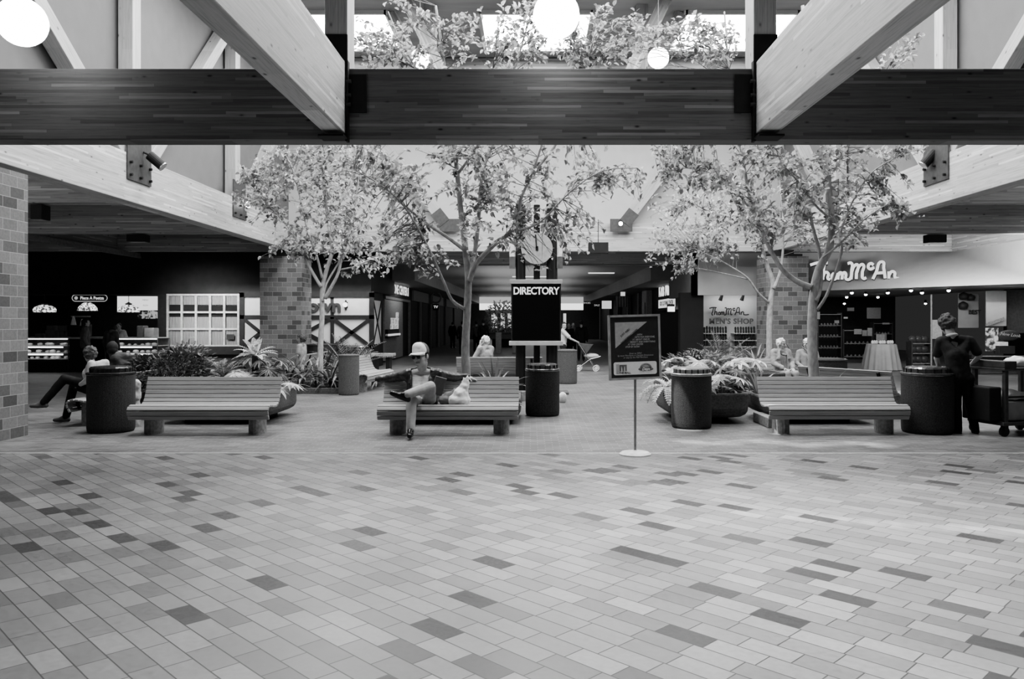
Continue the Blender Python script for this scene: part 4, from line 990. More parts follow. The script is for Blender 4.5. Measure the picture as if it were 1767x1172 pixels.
for row, yb in enumerate((575, 587, 598)):
    for seg, (x0, x1, cnt) in enumerate(((1214, 1256, 9), (1268, 1305, 8))):
        a, b = P(x0, yb, SHY), P(x1, yb, SHY)
        sf = MB().bb((a.x-0.05, SHY-0.02, a.z-0.03), (b.x+0.05, 30.2, a.z)).build('display_shelf', M('shelf_white', 0.6, 0.5), None); tag(sf, '%s %s white display shelf on the shoe wall' % (('upper', 'middle', 'lower')[row], ('left', 'right')[seg]), 'shelf')
        for k in range(cnt):
            o = sA if first else sA.copy()
            if not first: COL.objects.link(o)
            first = False
            o.location = (a.x+(b.x-a.x)*(k+.5)/cnt, SHY+0.09, a.z); o.rotation_euler = (-0.16, 0, rnd.uniform(-.2, .2)); s_ = rnd.uniform(0.78, .92); o.scale = (s_, s_, s_)
            tag(o, "dark shoe propped toe up on the men's display wall shelves", 'shoe', "shoes on the men's display wall")
# round table with draped cloth
TY = 27.6
tp = Vector((XA(1521, TY), TY, 0))
t = thing('round_table', 'round table hidden under a pale floor-length cloth in the shoe shop', 'table', tp)
MB().cyl((0, 0, 0.86), (0, 0, 0.89), 0.47, n=28).build('tabletop', CARD, t); MB().cyl((0, 0, 0), (0, 0, 0.86), 0.06, n=10).build('leg', STEEL, t)
vs = []; fs = []; n = 96
for j, (r_, z, am) in enumerate(((0.02, 0.905, 0), (0.46, 0.905, 0), (0.49, 0.88, 0.005), (0.53, 0.6, 0.02), (0.58, 0.3, 0.035), (0.62, 0.02, 0.045))):
    for k in range(n):
        a = 2*PI*k/n; rr = r_+am*math.sin(a*16)+am*0.4*math.sin(a*7); vs.append((rr*math.cos(a), rr*math.sin(a), z))
fs = [(i*n+k, i*n+(k+1) % n, (i+1)*n+(k+1) % n, (i+1)*n+k) for i in range(5) for k in range(n)]+[tuple(reversed(range(n)))]
o = MB().add(vs, fs).build('tablecloth', M('table_cloth', 0.36, 0.8, 0, 0.08, 5), None, smooth=True, loc=tp); tag(o, 'pale pleated cloth draped to the floor over the round shop table', 'tablecloth')
for k in range(9):
    o = MB().lathe([(0.02, 0), (0.055, 0.03), (0.05, 0.09), (0.01, 0.13)], n=10).build('tissue', M('white_cloth', 0.8, 0.8), None, smooth=True, loc=tp+Vector((-0.36+0.09*k, -0.12+0.05*(k % 3), 0.906))); tag(o, 'small white tissue bundle on the pleated tablecloth', 'tissue', 'white bundles on the shop table')
block('sign_card', 'grey price card standing on the pleated tablecloth', 'sign', 1512, 577, 1527, 595, TY+0.1, 0.02, M('card_grey', 0.2, 0.6))
# shelving and goods in the shop
def rack(label, px0, py0, px1, py1, Y, n, mat=M('rack_metal', 0.05, 0.5)):
    a = P(px0, py1, Y); b = P(px1, py0, Y); a.z = 0
    t = thing('display_rack', label, 'shelf', ((a.x+b.x)/2, Y, 0)); h = (b.x-a.x)/2
    for s in (-1, 1): MB().bb((s*h-0.02, 0, 0), (s*h+0.02, 0.4, b.z)).build('side', mat, t)
    zz = []
    for k in range(n):
        z = 0.25+(b.z-0.3)*k/max(1, n-1); zz.append(z); MB().bb((-h, 0, z-0.02), (h, 0.4, z)).build('shelf', M('rack_shelf', 0.28, 0.5), t)
    return t, a.x, b.x, zz
goods = []
R1 = rack('tall display rack of shoes beside the tree trunk in the shoe shop', 1412, 540, 1452, 640, 30.5, 5)
R2 = rack('low display rack of boxes at the back of the shoe shop', 1456, 568, 1505, 640, 32.5, 3)
R3 = rack('dark bag rack right of the round cloth table', 1574, 590, 1606, 640, 27.3, 3)
R4 = rack('far display rack at the back of the shoe shop, right of the hanging poster', 1508, 556, 1540, 640, 34, 4)
R5 = rack('dark counter shelf behind the cleaning cart', 1690, 612, 1790, 640, 25.2, 2)
sB = shoe_mesh(SHOEL); first = True
for (t, xa, xb, zz), Y, cnt in ((R1, 30.5, 6), (R2, 32.5, 6), (R4, 34, 5)):
    for z in zz[:-1]:
        for k in range(cnt):
            o = sB if first else sB.copy()
            if not first: COL.objects.link(o)
            first = False
            o.location = (xa+0.08+(xb-xa-0.16)*(k+.5)/cnt, Y+0.05, z+0.035); o.rotation_euler = (PI/2+0.25, 0, PI*0.92); o.scale = (1.05, 1.05, 1.05)
            tag(o, 'small pale shoe on a rack deep inside the shoe shop', 'shoe', 'shoes on the shop racks')
bg = MB().ball((0, 0, 0.13), (0.16, 0.09, 0.13), 14, 8).build('handbag', M('bag_dark', 0.06, 0.4, 0, 0.4, 9), None, smooth=True); first = True
for z in R3[3]:
    for k in range(3):
        o = bg if first else bg.copy()
        if not first: COL.objects.link(o)
        first = False
        o.location = (R3[1]+0.12+(R3[2]-R3[1]-0.2)*k/2.2, 27.5, z); tag(o, 'dark handbag on the rack right of the cloth table', 'handbag', 'handbags on the dark rack')
for i, (x0, y0, x1, y1, Y, v) in enumerate(((1496, 531, 1520, 550, 33, .16), (1497, 566, 1505, 580, 31.5, .3), (1474, 568, 1487, 577, 32.3, .3), (1488, 571, 1496, 580, 32.3, .36), (1521, 575, 1530, 592, 30.5, .22), (1440, 553, 1448, 558, 30.4, .3), (1462, 531, 1474, 537, 33, .12), (1523, 557, 1535, 560, 33, .3), (1456, 547, 1463, 550, 33, .4), (1408, 538, 1415, 551, 29, .5), (1404, 553, 1412, 575, 29.5, .12))):
    o = block('price_card', '%s hung in the shoe shop interior' % ('large grey notice', 'white upright card', 'framed card with a dark oval', 'small white square card', 'narrow grey card', 'small tag above the tall rack', 'faint row of tags', 'thin white ticket', 'little bright ticket', 'white card close to the tree trunk', 'dim card close to the tree trunk')[i], 'card', x0, y0, x1, y1, Y, 0.02, M('card_%d' % int(v*100), v, 0.6, 0, 0.2, 20), None, 0.002)
# panels at the right end of the shop
GP = M('shop_panel_grey', 0.3, 0.8, 0, 0.15, 2)
block('wall_board', 'pale display panel behind the standing man', 'panel', 1654, 506, 1689, 566, 27.5, 0.05, GP)
block('wall_board', 'pale panel with a diagonal banner right of the standing man', 'panel', 1702, 502, 1737, 563, 26.0, 0.05, GP)
block('wall_board', 'lit panel left of the standing man by the glass edge', 'panel', 1609, 552, 1626, 585, 27.4, 0.05, M('lit_panel', 0.45, 0.8))
block('wall_board', 'dark grey panel at the far right edge of the shop', 'panel', 1738, 500, 1770, 575, 26.4, 0.05, M('dim_panel', 0.07, 0.8))
o = MB().box((0, 0, 0), (0.62, 0.02, 0.11), Matrix.Rotation(-0.34, 3, 'Y')).build('banner', M('banner_grey', 0.2, 0.6, 0, 0.5, 30), None, loc=P(1718, 555, 25.9)); tag(o, 'slanting banner strip on the pale panel', 'banner')
for i, (x, y, r_) in enumerate(((1663, 512, .16), (1675, 514, .14), (1662, 528, .16))):
    o = MB().lathe([(0.02, r_), (r_*0.9, r_*0.5), (r_, 0), (r_*0.8, -r_*0.6)], n=14).build('hat', DARK, None, smooth=True, loc=P(x, y, 27.3)); tag(o, ('upper left', 'upper right', 'lower')[i]+' dark hat hung on the pale display panel', 'hat')
tag(TXT('shop_lettering', 'BEST', 0.2, DARK, None, P(1682, 539, 27.42), bold=0.006), 'dark capitals across the pale display panel', 'sign')
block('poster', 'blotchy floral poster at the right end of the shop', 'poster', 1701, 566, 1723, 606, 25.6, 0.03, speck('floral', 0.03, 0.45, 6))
q = thing('round_sign', 'curved sign with pale script at the right end of the shop', 'sign', P(1741, 579, 25.4)); MB().ball((0, 0, 0), (0.36, 0.06, 0.17), 20, 10).build('board', M('sign_dark', 0.05, 0.5), q, smooth=True); TXT('lettering', 'New Look', 0.15, M('script_pale', 0.4, 0.5), q, (0, -0.07, 0.02), (PI/2, 0.12, 0), shear=0.3)
block('shoe_box', 'white shoe box on the counter at the right end of the shop', 'box', 1724, 590, 1740, 597, 25.4, 0.2, M('white_paper2', 0.8, 0.5))
block('shoe_box', 'dark shoe box under the white one at the right end of the shop', 'box', 1724, 597.2, 1752, 611, 25.4, 0.3, DARK)
block('shop_glass', 'tall glass edge panel of the shoe shop entrance', 'glass panel', 1606, 508, 1608.5, 640, 26.5, 0.02, M('glass_edge', 0.28, 0.2), None, 0.0)
# store spotlights
bulbs = ((1461, 513), (1470, 505.5), (1494, 508.5), (1515, 513), (1532, 505.5), (1572, 501.5), (1591, 505.5), (1637, 501.5), (1755, 513.5), (1457, 524), (1597, 524))
first = None
for i, (px, py) in enumerate(bulbs):
    Y = min(34.5, max(26.0, 1.05*F/(555-py)*0.93)); c = P(px, py, Y)
    if first is None:
        first = thing('shop_spotlight', 'tiny bright ceiling spotlight of the shoe shop', 'light', c, 0, 'spotlights in the shoe shop ceiling')
        MB().ball((0, 0, 0), (0.055, 0.055, 0.045), 10, 8).build('bulb', EM('bulb_glow', 1, 12), first, smooth=True)
        MB().cyl((0, 0, 0.02), (0, 0, 0.16), 0.05, 0.04, 10).build('housing', STEEL, first)
    else: dup(first, c)
struct('ceiling.shoeshop', MB().bb((9.3, 28.4, 2.80), (16.2, 36, 2.85)), DARK)
# ------------------------------------------------------------------ trees
BARK = M('pale_bark', 0.36, 0.85, 0, 0.35, 16, bump=0.4, sz=0.5)
LF = LEAF('tree_leaf', 0.5, 0.8, 0.4, 0.35)
def leaf_quads(mb, p, d, n, ln, w, fold=0.25):
    """one oval pointed leaf, folded along its midrib"""
    s = d.cross(n)
    if s.length < 1e-4: s = d.orthogonal()
    s.normalize(); n = s.cross(d).normalized()
    up = n*(fold*w)
    t = p+d*ln-n*0.1*ln
    a = p+d*ln*0.3; b = p+d*ln*0.68
    mb.add([p, a+s*w*0.5+up, b+s*w*0.42+up, t, b-s*w*0.42+up, a-s*w*0.5+up], [(0, 1, 2, 3), (0, 3, 4, 5)])
def P_px(w): return Vector((VX+w.x/w.y*F, VY-(w.z-HC)/w.y*F))
def rv(r): 
    while 1:
        v = Vector((r.uniform(-1, 1), r.uniform(-1, 1), r.uniform(-1, 1)))
        if 0.01 < v.length <= 1: return v
def smooth_path(pts, k=4):
    """Catmull-Rom through the points"""
    out = []; n = len(pts)
    for i in range(n-1):
        p0, p1, p2, p3 = pts[max(0, i-1)], pts[i], pts[i+1], pts[min(n-1, i+2)]
        for j in range(k):
            t = j/k; out.append(0.5*((2*p1)+(p2-p0)*t+(2*p0-5*p1+4*p2-p3)*t*t+(3*p1-p0-3*p2+p3)*t*t*t))
    out.append(pts[-1]); return out
def tree(label, Y, z0, trunk, branches, blobs, dens, leaf=(0.10, 0.045), seed=1, group='indoor trees', avoid=((925, 428, 30, 18), (1136, 100, 24, 19), (1071, 386, 12, 26))):
    r = random.Random(seed)
    base = P(trunk[0][0], trunk[0][1], Y); base.z = z0
    t = thing('tree', label, 'tree', base, 0, group)
    nodes = []
    def path(pl, dy0, dy1, r0, r1, name, first=False):
        pts = [P(x, y, Y+dy0+(dy1-dy0)*i/max(1, len(pl)-1))-base for i, (x, y) in enumerate(pl)]
        if first: pts = [Vector((pts[0].x, 0, 0))]+pts
        sp = smooth_path(pts); m = len(sp); rad = [r0+(r1-r0)*(i/(m-1))**0.8 for i in range(m)]
        if first: rad[0] *= 1.35; rad[1] *= 1.15
        MB().tube(sp, rad, 10).build(name, BARK, t, smooth=True)
        for i, q in enumerate(sp):
            if i > m*0.25: nodes.append((q, rad[i]))
    path(trunk, 0, trunk_dy(trunk), TR[0], TR[1], 'trunk', True)
    for (pl, dy0, dy1, r0, r1) in branches: path(pl, dy0, dy1, r0, r1, 'branch')
    tw = MB(); lf = MB()
    for (bx, by, rx, ry) in blobs:
        c = P(bx, by, Y)-base; sx = rx/F*Y; sz = ry/F*Y; sy = min(1.5, max(0.7, sx*0.8))
        cnt = max(4, int(rx*ry*dens))
        for k in range(cnt):
            v = rv(r); 
            tip = c+Vector((v.x*sx, v.y*sy, v.z*sz))
            q, rad = min(nodes, key=lambda nn: (nn[0]-tip).length_squared+r.uniform(0, .5))
            d = tip-q; 
            if d.length > 1.5: q = tip-d.normalized()*1.0; rad = 0.006; d = tip-q
            midp = q+d*0.5+Vector((0, 0, 0.08*d.length))+rv(r)*0.05
            tw.tube([q, midp, tip], [min(rad*0.6, 0.009), 0.006, 0.003], 4, cap=False)
            for j in range(r.randint(9, 14)):
                u = r.uniform(0.35, 1.0)
                p = (q*(1-u)**2+midp*2*u*(1-u)+tip*u*u)+rv(r)*0.07
                dd = (d.normalized()*0.35+rv(r)*1.0+Vector((0, 0, -0.05))).normalized()
                s_ = r.uniform(0.65, 1.2)
                if any((P_px(p+base)-Vector(a_[:2])).length < a_[2] and (p+base).y < a_[3] for a_ in avoid): continue
                leaf_quads(lf, p, dd, (Vector((0, 0, 1))+rv(r)*0.8).normalized(), leaf[0]*s_, leaf[1]*s_)
    tw.build('twigs', M('twig_bark', 0.2, 0.8), t)
    lo = lf.build('foliage', LF, t, smooth=False)
    return t
def trunk_dy(tr): return 0.25
TR = (0.085, 0.025)
D1 = 0.0062
tree('leafy indoor tree with a pale trunk in front of the left brick pier', 19.6, 0.08,
     [(553, 660), (553, 600), (556, 540), (556, 500), (563, 468), (573, 430), (566, 380), (560, 330), (556, 270), (550, 200)],
     [([(561, 515), (572, 495), (584, 470), (592, 430), (602, 400), (613, 350), (622, 290)], 0, -0.5, .05, .015),
      ([(554, 495), (538, 468), (524, 440), (505, 402), (480, 372), (450, 340), (428, 310)], 0, 0.4, .045, .012),
      ([(556, 480), (546, 440), (531, 400), (520, 350), (505, 290)], 0, -0.6, .035, .012),
      ([(585, 466), (612, 460), (640, 448), (668, 440)], -0.1, -0.8, .025, .008),
      ([(557, 520), (563, 490), (590, 440), (588, 400), (575, 370)], 0, 0.6, .035, .01)],
     [(540, 320, 110, 75), (450, 345, 48, 55), (500, 425, 70, 35), (590, 425, 70, 35), (645, 462, 50, 28), (480, 285, 55, 40), (615, 340, 60, 70), (560, 395, 80, 40), (440, 290, 30, 35), (560, 230, 120, 60)], 0.013, (0.12, 0.068), 11)
TR = (0.085, 0.02)
tree('leafy indoor tree rising behind the middle bench, tallest in the middle of the view', 13.5, 0.35,
     [(804, 645), (803, 600), (806, 540), (808, 480), (803, 430), (797, 380), (792, 330), (787, 280), (782, 240), (775, 180), (765, 100), (752, 10)],
     [([(810, 485), (822, 455), (850, 425), (880, 400), (894, 370), (900, 340), (918, 300), (938, 240), (955, 180)], 0, -0.6, .05, .012),
      ([(812, 478), (820, 430), (826, 380), (832, 300), (850, 250), (872, 170), (900, 80), (920, 10)], 0, 0.5, .045, .01),
      ([(801, 533), (780, 518), (765, 485), (740, 430), (716, 385), (692, 350), (655, 318), (610, 292)], 0, -0.7, .032, .01),
      ([(802, 432), (770, 408), (735, 385), (702, 358), (655, 322), (622, 292), (585, 260), (560, 220)], 0, 0.6, .034, .01),
      ([(790, 300), (805, 280), (822, 255), (840, 200), (850, 120)], 0.15, -0.4, .028, .01),
      ([(880, 400), (930, 385), (985, 330), (1040, 295), (1100, 290)], -0.3, -1.0, .02, .006),
      ([(778, 220), (740, 150), (700, 90), (670, 20)], .2, .8, .028, .01),
      ([(920, 300), (985, 210), (1010, 120), (1030, 40)], -.5, .4, .024, .008)],
     [(760, 305, 140, 62), (645, 300, 85, 50), (900, 315, 105, 70), (1020, 300, 75, 45), (1080, 320, 45, 35), (995, 415, 55, 40), (680, 410, 80, 55), (870, 400, 80, 45), (720, 440, 60, 30), (800, 190, 200, 60), (700, 65, 120, 55), (900, 60, 130, 60), (1040, 70, 120, 60), (640, 90, 60, 30), (940, 450, 50, 30)], 0.0098, (0.105, 0.06), 12)
TR = (0.1, 0.03)
tree('large leafy indoor tree with forking pale trunk behind the right bench', 13.6, 0.35,
     [(1405, 660), (1402, 600), (1402, 540), (1405, 500), (1413, 465), (1431, 430), (1435, 390), (1432, 340), (1425, 290), (1418, 245), (1408, 180), (1395, 100), (1385, 10)],
     [([(1401, 496), (1376, 486), (1350, 465), (1330, 432), (1312, 390), (1292, 330), (1281, 270), (1268, 200), (1258, 120), (1250, 20)], 0, 0.7, .055, .014),
      ([(1410, 535), (1425, 512), (1440, 475), (1453, 430), (1450, 405), (1470, 350), (1502, 300), (1540, 275)], 0, -0.6, .03, .009),
      ([(1408, 520), (1416, 490), (1415, 440), (1402, 390), (1390, 335), (1372, 300), (1350, 250)], 0, 0.5, .045, .012),
      ([(1430, 375), (1405, 352), (1376, 312), (1348, 280), (1335, 240)], .1, -0.5, .024, .008),
      ([(1427, 310), (1445, 285), (1470, 240), (1500, 160)], .2, -0.4, .024, .008),
      ([(1312, 385), (1270, 330), (1230, 300), (1170, 290), (1130, 310)], .3, .9, .022, .006),
      ([(1420, 445), (1450, 420), (1490, 380), (1535, 350)], 0, -0.8, .022, .008)],
     [(1295, 300, 110, 55), (1420, 315, 100, 62), (1520, 330, 55, 45), (1555, 375, 35, 25), (1195, 290, 75, 45), (1250, 190, 110, 55), (1400, 170, 130, 60), (1215, 70, 70, 50), (1130, 75, 60, 45), (1530, 255, 70, 22), (1470, 400, 60, 35), (1580, 70, 35, 30), (1330, 370, 80, 40), (1160, 240, 50, 40)], 0.0115, (0.105, 0.06), 13)
TR = (0.1, 0.03)
tree('indoor tree standing in front of the right brick pier, behind the seated couple', 20.2, 0.2,
     [(1328, 625), (1328, 560), (1330, 520), (1334, 490), (1325, 462), (1318, 440), (1312, 400), (1305, 350), (1300, 300)],
     [([(1335, 498), (1346, 470), (1351, 430), (1351, 380), (1346, 320)], 0, 0.4, .05, .014),
      ([(1326, 522), (1308, 505), (1290, 480), (1264, 462), (1240, 448), (1200, 430)], 0, -0.6, .035, .01),
      ([(1290, 482), (1262, 475), (1230, 468), (1200, 462)], -.2, .4, .02, .007),
      ([(1312, 400), (1280, 380), (1240, 370), (1190, 350)], 0.2, .6, .03, .01)],
     [(1200, 412, 70, 42), (1280, 410, 70, 42), (1150, 370, 45, 55), (1350, 370, 70, 50), (1185, 462, 38, 25), (1250, 350, 80, 50), (1130, 435, 40, 30), (1420, 400, 40, 35)], 0.013, (0.12, 0.068), 14)

# ------------------------------------------------------------------ planting
LP1 = LEAF('plant_leaf', 0.22, 0.7, 0.25, 0.4); LP2 = LEAF('bright_leaf', 0.7, 0.4, 0.25, 0.35); LP3 = LEAF('dark_leaf', 0.07, 0.7, 0.2, 0.4)
STEM = M('plant_stem', 0.08, 0.8)
def strap(mb, base, az, el, ln, w, droop, seg=6, tilt=0.0):
    d = Vector((math.cos(az)*math.cos(el), math.sin(az)*math.cos(el), math.sin(el))); p = Vector(base); s = Vector((-math.sin(az), math.cos(az), tilt)).normalized()
    vs = []; fs = []
    for i in range(seg+1):
        u = i/seg; ww = w*(0.55+0.9*u if u < 0.4 else 0.91*(1-((u-0.4)/0.6)**1.6)+0.01)
        n = s.cross(d).normalized()
        vs += [p+s*ww/2+n*ww*0.12, p-n*ww*0.0, p-s*ww/2+n*ww*0.12]
        p = p+d*ln/seg; d = (d+Vector((0, 0, -droop/seg))).normalized()
    for i in range(seg): 
        a = 3*i; fs += [(a, a+1, a+4, a+3), (a+1, a+2, a+5, a+4)]
    mb.add(vs, fs)
def strap_plant(label, c, n, ln, w, droop, mat, seed, el=(0.35, 1.4), name='strap_leaf_plant', group=None, stem=0.0):
    r = random.Random(seed); t = thing(name, label, 'plant', c, 0, group); m = MB()
    for k in range(n): strap(m, (0, 0, stem), 2*PI*k/n*2.4+r.uniform(-.3, .3), r.uniform(*el), ln*r.uniform(.7, 1.15), w*r.uniform(.8, 1.2), droop*r.uniform(.7, 1.3))
    m.build('leaves', mat, t)
    MB().cyl((0, 0, -0.02), (0, 0, stem+0.05), 0.035, 0.025, 8).build('stem', STEM, t); return t
def frond_plant(label, c, n, ln, lw, droop, mat, seed, el=(0.1, 0.9), stem=0.0, name='fern', pairs=16, ll=0.12, lft=0.028):
    r = random.Random(seed); t = thing(name, label, 'plant', c, 0, None); m = MB()
    for k in range(n):
        az = 2*PI*k/n*1.618+r.uniform(-.2, .2); e = r.uniform(*el); l = ln*r.uniform(.75, 1.1)
        d = Vector((math.cos(az)*math.cos(e), math.sin(az)*math.cos(e), math.sin(e))); p = Vector((0, 0, stem)); s = Vector((-math.sin(az), math.cos(az), 0)); pts = []
        for i in range(pairs+1):
            u = i/pairs; n_ = s.cross(d).normalized(); w_ = ll*math.sin(PI*min(1, 0.12+u*0.86))**0.7
            if i > 1:
                for sg in (-1, 1): leaf_quads(m, p, (s*sg+d*0.55-n_*0.15).normalized(), n_, w_, lft, 0.1)
            pts.append(p.copy()); p = p+d*l/pairs; d = (d+Vector((0, 0, -droop/pairs))).normalized()
        m.tube(pts, 0.006, 4, cap=False)
    m.build('fronds', mat, t); MB().cyl((0, 0, -0.02), (0, 0, stem+0.03), 0.06, 0.05, 10).build('stem', STEM, t); return t
def fan_plant(label, c, n, mat, seed, h=(0.2, 0.5), rad=0.25, leaf=0.2, name='fan_leaf_plant', fingers=9, fw=0.05):
    r = random.Random(seed); t = thing(name, label, 'plant', c, 0, None); m = MB(); st = MB()
    for k in range(n):
        az = 2*PI*k/n+r.uniform(-.4, .4); hh = r.uniform(*h); rr = rad*r.uniform(.5, 1.1); top = Vector((math.cos(az)*rr, math.sin(az)*rr, hh))
        st.tube([(0, 0, 0), (top.x*.3, top.y*.3, hh*.7), top], 0.007, 5)
        nrm = (Vector((math.cos(az)*0.5, math.sin(az)*0.5, 1))+rv(r)*0.35).normalized(); u = nrm.orthogonal().normalized(); v = nrm.cross(u)
        for q in range(fingers):
            a = 2*PI*q/fingers; leaf_quads(m, top, (u*math.cos(a)+v*math.sin(a)-nrm*0.25).normalized(), nrm, leaf*r.uniform(.8, 1.1), fw, 0.15)
    m.build('leaves', mat, t); st.build('stalks', STEM, t); return t
def bush(label, c, rad, n, mat, seed, leaf=(0.07, 0.035), name='leafy_bush'):
    r = random.Random(seed); t = thing(name, label, 'plant', c, 0, None); m = MB(); st = MB()
    for k in range(max(6, n//30)):
        v = rv(r); st.tube([(0, 0, 0), Vector((v.x*rad[0]*.5, v.y*rad[1]*.5, rad[2]*0.6)), Vector((v.x*rad[0], v.y*rad[1], rad[2]*(0.9+abs(v.z)*0.9)))], 0.006, 4)
    for k in range(n):
        v = rv(r); v = v.normalized()*v.length**0.45
        p = Vector((v.x*rad[0], v.y*rad[1], rad[2]*(1.0+v.z)*1.0)); d = (Vector((v.x, v.y, v.z*0.4+0.1))+rv(r)*0.6).normalized()
        s_ = r.uniform(.6, 1.3); leaf_quads(m, p, d, (Vector((0, 0, 1))+rv(r)*0.6).normalized(), leaf[0]*s_, leaf[1]*s_)
    m.build('leaves', mat, t); st.build('stalks', STEM, t); return t
def at(px, py, Y, z=None):
    p = P(px, py, Y); 
    if z is not None: p.z = z
    return p
# left planter
frond_plant('bright spreading fern crown on a short dark stem behind the left bench', at(440, 0, 13.6, 0.45), 34, 0.42, 0, 1.0, LP2, 21, (-0.1, 1.25), stem=0.62, ll=0.07, lft=0.045, pairs=10)
frond_plant('lacy fern in the middle of the left planter', at(385, 0, 14.0, 0.45), 14, 0.45, 0, 1.2, LP1, 22, (0.3, 1.2), stem=0.25, ll=0.09, lft=0.018)
fan_plant('pale fan-leaved plant low in the left planter below the bright fern', at(420, 0, 13.3, 0.45), 12, LP2, 23, (0.22, 0.4), 0.3, 0.22)
fan_plant('fan-leaved plant with grey palm leaves right of the bright fern', at(464, 0, 13.5, 0.45), 9, LP1, 24, (0.3, 0.62), 0.3, 0.26, fingers=11, fw=0.045)
bush('dense dark bush filling the left end of the left planter', at(285, 0, 14.1, 0.44), (0.75, 0.55, 0.33), 1100, LP3, 25, (0.1, 0.05))
bush('spreading shrub with glossy leaf tips beside the dark bush', at(320, 0, 14.4, 0.44), (0.55, 0.3, 0.42), 600, LP1, 26, (0.1, 0.035))
fan_plant('pale hanging leaves at the right end of the left planter', at(472, 0, 13.3, 0.45), 7, LP2, 27, (0.05, 0.25), 0.3, 0.2)
strap_plant('arching leaves at the right corner of the left planter', at(492, 0, 14.3, 0.45), 16, 0.5, 0.05, 1.6, LP1, 28)
# left tree bed
for i, (px, Y, ln) in enumerate(((497, 18.95, .8), (522, 18.85, .75), (545, 19.2, .7), (570, 18.85, .8), (586, 19.2, .8), (515, 19.8, .85), (560, 20.1, .8), (588, 20.2, .85), (596, 19.7, .7))):
    strap_plant('dark strap-leaved plant under the left tree', at(px, 0, Y, 0.08), 26, ln, 0.075, 1.7, LP1 if i % 3 else LP3, 40+i, (0.3, 1.35), group='strap-leaved plants under the left tree', stem=0.12+0.05*(i % 3))
frond_plant('feathery palm showing behind the left tree', at(602, 0, 20.8, 0.08), 16, 1.25, 0, 1.0, LP1, 50, (0.7, 1.4), stem=0.2, name='feather_palm', ll=0.2, lft=0.015, pairs=22)
# middle planter
strap_plant('tall strap-leaved plant right of the middle tree trunk', at(853, 0, 13.5, 0.33), 22, 0.75, 0.055, 1.1, LP1, 51, (0.6, 1.45))
strap_plant('low pale plant beside the middle tree trunk', at(835, 0, 13.3, 0.33), 16, 0.42, 0.05, 1.5, LP2, 52, (0.3, 1.2))
strap_plant('low leafy plant at the right end of the middle planter', at(872, 0, 13.2, 0.33), 16, 0.42, 0.06, 1.6, LP1, 53, (0.3, 1.2))
# right planter
frond_plant('pale fern trailing over the left rim of the right planter', at(1150, 0, 13.4, 0.44), 16, 0.62, 0, 2.1, LP2, 54, (0.1, 0.9), ll=0.1, lft=0.035, stem=0.12, pairs=12)
fan_plant('bright fan-leaved plant in the right planter behind the sunlit can', at(1245, 0, 13.3, 0.43), 12, LP2, 55, (0.1, 0.34), 0.35, 0.2)
strap_plant('spiky grey plant in the middle of the right planter', at(1225, 0, 13.9, 0.43), 24, 0.5, 0.04, 1.2, LP1, 56, (0.3, 1.4))
fan_plant('grey broad-leaved plant at the right end of the right planter', at(1262, 0, 13.7, 0.43), 10, LP1, 57, (0.15, 0.5), 0.35, 0.24)
bush('dark low shrub in the right planter', at(1252, 0, 14.0, 0.42), (0.3, 0.3, 0.2), 350, LP3, 58, (0.09, 0.05))
strap_plant('curved pale leaves at the left back of the right planter', at(1165, 0, 14.2, 0.43), 14, 0.5, 0.06, 1.5, LP2, 59, (0.4, 1.2))
# farther right planters
fan_plant('broad pale-leaved plant in the farther planter, left end', at(1185, 0, 16.8, 0.55), 14, LP2, 60, (0.1, 0.36), 0.5, 0.3, fw=0.09, fingers=6)
fan_plant('broad pale-leaved plant in the farther planter, right end', at(1275, 0, 17.0, 0.55), 12, LP2, 61, (0.15, 0.42), 0.45, 0.28, fw=0.08, fingers=7)
bush('grey mossy shrub along the back of the farther planter', at(1205, 0, 17.3, 0.54), (0.8, 0.3, 0.25), 700, LP1, 62, (0.09, 0.03))
frond_plant('fuzzy feathery palm in front of the shoe wall', at(1247, 0, 20.4, 0.24), 18, 1.0, 0, 0.9, LP1, 63, (0.7, 1.45), stem=0.2, name='feather_palm', ll=0.2, lft=0.014, pairs=20)
for i, (px, Y, ln) in enumerate(((1305, 19.8, .8), (1340, 20.6, .8), (1372, 20.4, .7), (1290, 20.6, .8))):
    strap_plant('strap-leaved plant under the tree by the right pier', at(px, 0, Y, 0.24), 24, ln, 0.07, 1.5, LP1, 70+i, (0.4, 1.4), group='strap-leaved plants by the right pier', stem=0.2)
strap_plant('strap-leaved plant left of the seated couple', at(1308, 0, 14.1, 0.33), 22, 0.7, 0.06, 1.4, LP1, 75, (0.5, 1.4))
strap_plant('arching grey plant right of the large right trunk', at(1432, 0, 13.9, 0.33), 20, 0.7, 0.055, 1.6, LP1, 76, (0.5, 1.4))
bush('bushy plant in the far passage planter', at(868, 0, 52, 0.95), (1.0, 0.5, 1.0), 500, LP2, 77, (0.3, 0.12))
